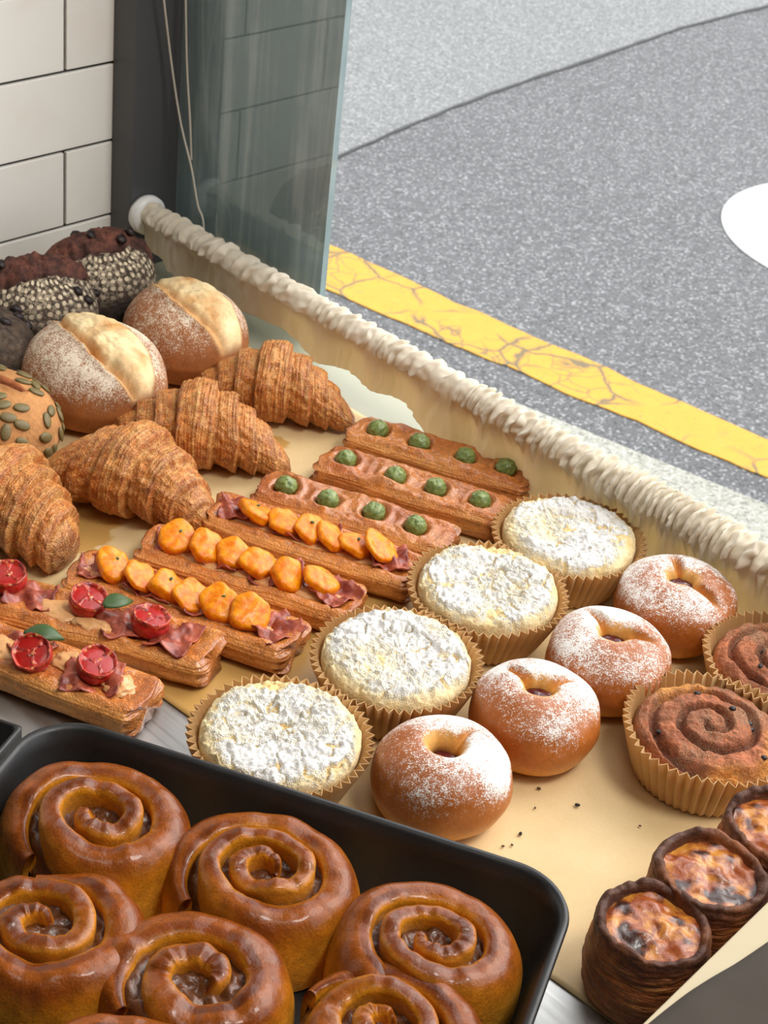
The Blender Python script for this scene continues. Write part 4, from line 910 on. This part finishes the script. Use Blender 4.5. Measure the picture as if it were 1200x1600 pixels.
while len(placed) < 90 and tries < 6000:
    tries += 1
    i, j = rs.randint(P.shape[0]), rs.randint(36, P.shape[1] - 3)
    p = P[i, j]
    if p[2] < 0.010 or ins[i, j] > 0.3 or any(np.linalg.norm(p - o) < 0.0068 for o in placed): continue
    du = P[(i + 3) % P.shape[0], j] - p; dv = P[i, min(j + 3, P.shape[1] - 1)] - p; nr = np.cross(du, dv); nr /= np.linalg.norm(nr) + 1e-9
    placed.append(p); o = link('pumpkin_seed', seed_me, sr)
    qn = Vector(nr).to_track_quat('Z', 'Y') @ Vector((0, 0, 1)).rotation_difference(Vector((0, 0, 1)))
    o.rotation_euler = (qn.to_matrix() @ Matrix.Rotation(rs.rand() * 6.28, 3, 'Z')).to_euler(); o.location = p + nr * 0.0008

cup_roll((1108, 1142), 'cinnamon roll in a paper cup, whole in view beside berry buns', 3, 0.0495, 0.0)
cup_roll((1222, 1037), 'cinnamon roll in a paper cup cut by the right photo edge', 8, 0.0475, 1.2)
custard_tart((1022, 1447), 'burnt custard tart at the parchment corner, nearest the steel', 2, 0.0285, 0.050, 0.4)
custard_tart((1110, 1364), 'middle burnt custard tart with big black blisters', 6, 0.0290, 0.050, 1.7)
custard_tart((1214, 1292), 'burnt custard tart cut by the right photo edge under a cinnamon roll', 9, 0.0275, 0.050, 3.0)

# ------------------------------------------------------------------ black pan of glazed buns
PA = math.radians(-15.6); PU = np.array([math.cos(PA), math.sin(PA), 0]); PV = np.array([-PU[1], PU[0], 0])
pan_c = on(490, 1245, 0.05); BL = pan_c + PU * (-0.155)
def rrect(w, d, r, n=14):
    pts = []
    for cx, cy, a0 in ((w / 2 - r, d / 2 - r, 0), (-w / 2 + r, d / 2 - r, 90), (-w / 2 + r, -d / 2 + r, 180), (w / 2 - r, -d / 2 + r, 270)):
        for a in np.linspace(0, 90, n): pts.append((cx + r * math.cos(math.radians(a0 + a)), cy + r * math.sin(math.radians(a0 + a))))
    return np.array(pts)
def make_pan(center, w, d, rz, label, h=0.05):
    root = thing('baking_pan', label, 'baking pan', center, rz)
    ring = [(-0.020, 0.001, 0.020), (-0.016, 0.0005, 0.022), (-0.012, 0.004, 0.024), (-0.0035, h - 0.006, 0.030), (0.0, h - 0.0045, 0.032), (0.0015, h - 0.002, 0.033), (0.0008, h, 0.033), (-0.0012, h + 0.0003, 0.031), (-0.0032, h - 0.0015, 0.030), (-0.0050, h - 0.010, 0.028), (-0.0135, 0.0065, 0.022), (-0.0165, 0.0045, 0.020), (-0.022, 0.0042, 0.018)]
    P = np.array([np.column_stack([rrect(w + 2 * o, d + 2 * o, r), np.full(56, z)]) for o, z, r in ring]).transpose(1, 0, 2)
    closed('pan_body', P, MAT['pan'], root)
    return root
# rim corner measured at the back-right; pan runs toward the viewer
PW, PD = 0.297, 0.262
br = on(820, 1357, 0.05)
back_mid = on(490, 1245, 0.05)
right_pt = on(871, 1480, 0.05)
s_right = (right_pt - back_mid) @ PU; 
pc = back_mid + PU * (s_right - PW / 2) - PV * (PD / 2)
make_pan((pc[0], pc[1], 0), PW, PD, PA, 'black baking pan full of glazed cinnamon buns')
GB = [((156, 1267), 'glazed bun in the far corner of the pan at left', 1, dict(start=2.3, ccw=1, turns=2.3)),
      ((415, 1350), 'glazed bun with a tight oval spiral in the far row middle', 2, dict(start=0.2, ccw=1, turns=2.6)),
      ((682, 1458), 'glazed bun in the pan corner nearest the custard tarts', 3, dict(sx=0.0445, start=2.6, ccw=1, turns=2.4)),
      ((62, 1430), 'glazed bun in the second row cut by the left photo edge', 4, dict(start=0.8, ccw=1, turns=2.2)),
      ((312, 1512), 'glazed bun with a dark open hollow at its centre', 5, dict(start=5.6, ccw=1, turns=1.75)),
      ((606, 1588), 'glazed bun cut by the bottom photo edge, second row right', 6, dict(sx=0.0445, sy=0.036, start=1.0, ccw=1, turns=2.3)),
      ((205, 1688), 'glazed bun of which only the top edge shows at bottom', 7, dict(start=3.0, ccw=1, turns=2.3))]
for px, lab, sd, kw in GB:
    glazed_bun(on(px[0], px[1], 0.050), lab, sd, kw.pop('sx', 0.0470), kw.pop('sy', 0.0400), PA, **kw)

# other pan at the left edge, board at the right corner, crumbs
q = on(20, 1138, 0.03)
r2_ = thing('dark_tray', 'corner of another black tray at the left photo edge', 'tray', (q[0] - 0.0715, q[1] - 0.012, 0), math.radians(-16))
Pt = np.array([np.column_stack([rrect(0.14 + 2 * o, 0.07 + 2 * o, 0.003), np.full(56, z)]) for o, z in ((-0.004, 0.0), (0, 0.001), (0.0, 0.03), (-0.002, 0.031), (-0.003, 0.03), (-0.004, 0.004), (-0.03, 0.003))]).transpose(1, 0, 2)
closed('tray_body', Pt, MAT['pan'], r2_)
A1, B1 = on(1200, 1408, 0.085), on(1003, 1600, 0.085); e1 = (A1 - B1) / np.linalg.norm(A1 - B1); e2 = np.array([e1[1], -e1[0], 0])
sr_ = thing('display_riser', 'beige topped riser draped in dark cloth at the bottom right corner', 'riser', (B1[0], B1[1], 0), math.atan2(e1[1], e1[0]))
o = box('board_top', (0.08, -0.062, 0.0825), (0.30, 0.124, 0.005), MAT['card'], sr_, 0, 0.001)
o = box('riser_box', (0.08, -0.064, 0.040), (0.28, 0.116, 0.0795), MAT['darkcloth'], sr_, 0, 0.002)
n = 60; xs = np.linspace(-0.068, 0.228, n)
edge = np.array([-0.002 - 0.0 * x for x in xs])
cpts = [((np.array(on(x, y, 0.0875)) - B1) @ e1, (np.array(on(x, y, 0.0875)) - B1) @ e2) for x, y in ((1000, 1605), (1050, 1562), (1110, 1522), (1160, 1494), (1200, 1478))]
fx = np.interp(xs, [p[0] for p in cpts], [p[1] for p in cpts]); fx = np.convolve(np.pad(fx, 6, mode='edge'), np.ones(13) / 13, 'valid')
Tq = np.linspace(0, 1, 24); X, T_ = np.meshgrid(xs, Tq, indexing='ij'); Yy = -(fx[:, None] + (0.126 - fx[:, None]) * T_)
Zz = 0.0856 + 0.0016 * sstep(0, 0.1, T_) + 0.0006 * fbm(np.stack([X * 40, Yy * 40, 0 * X], -1), 2)
o = mesh('dark_cloth', np.stack([X, Yy, Zz], -1).reshape(-1, 3), [grid_faces(n, 24, False)], MAT['darkcloth'], sr_); m = o.modifiers.new('s', 'SOLIDIFY'); m.thickness = 0.0012; m.offset = 1

CR = [((902, 1258), 0.0011, 1), ((813, 1303), 0.0010, 1), ((842, 1232), 0.0009, 0), ((561, 666), 0.0010, 1), ((800, 1320), 0.0007, 0), ((786, 1322), 0.0007, 0), ((836, 1262), 0.0006, 0), ((1000, 1290), 0.0006, 0)]
CRL = ['dark crumb alone in the middle of the bare parchment', 'dark crumb on parchment closest to the black pan rim', 'pale crumb just below the second berry bun', 'dark crumb beside the far end of the olive strips',
       'tiny pale crumb between the pan rim and the dark crumb', 'tiniest pale crumb beside the pan rim', 'tiny pale crumb between two dark crumbs on parchment', 'tiny crumb between the cupped cinnamon roll and custard tarts']
for i, ((x, y), r, dk) in enumerate(CR):
    o = closed('crumb', blob(i, r * 1.4, r, r * 0.7, 12, 8, 0.3), MAT['darkcrumb' if dk else 'crumb']); c = on(x, y, 0.001); o.location = (c[0], c[1], 0.0005 + r * 0.7); o.rotation_euler = (0, 0, i * 1.3)
    tag(o, CRL[i], 'crumb', 'crumbs on the parchment')
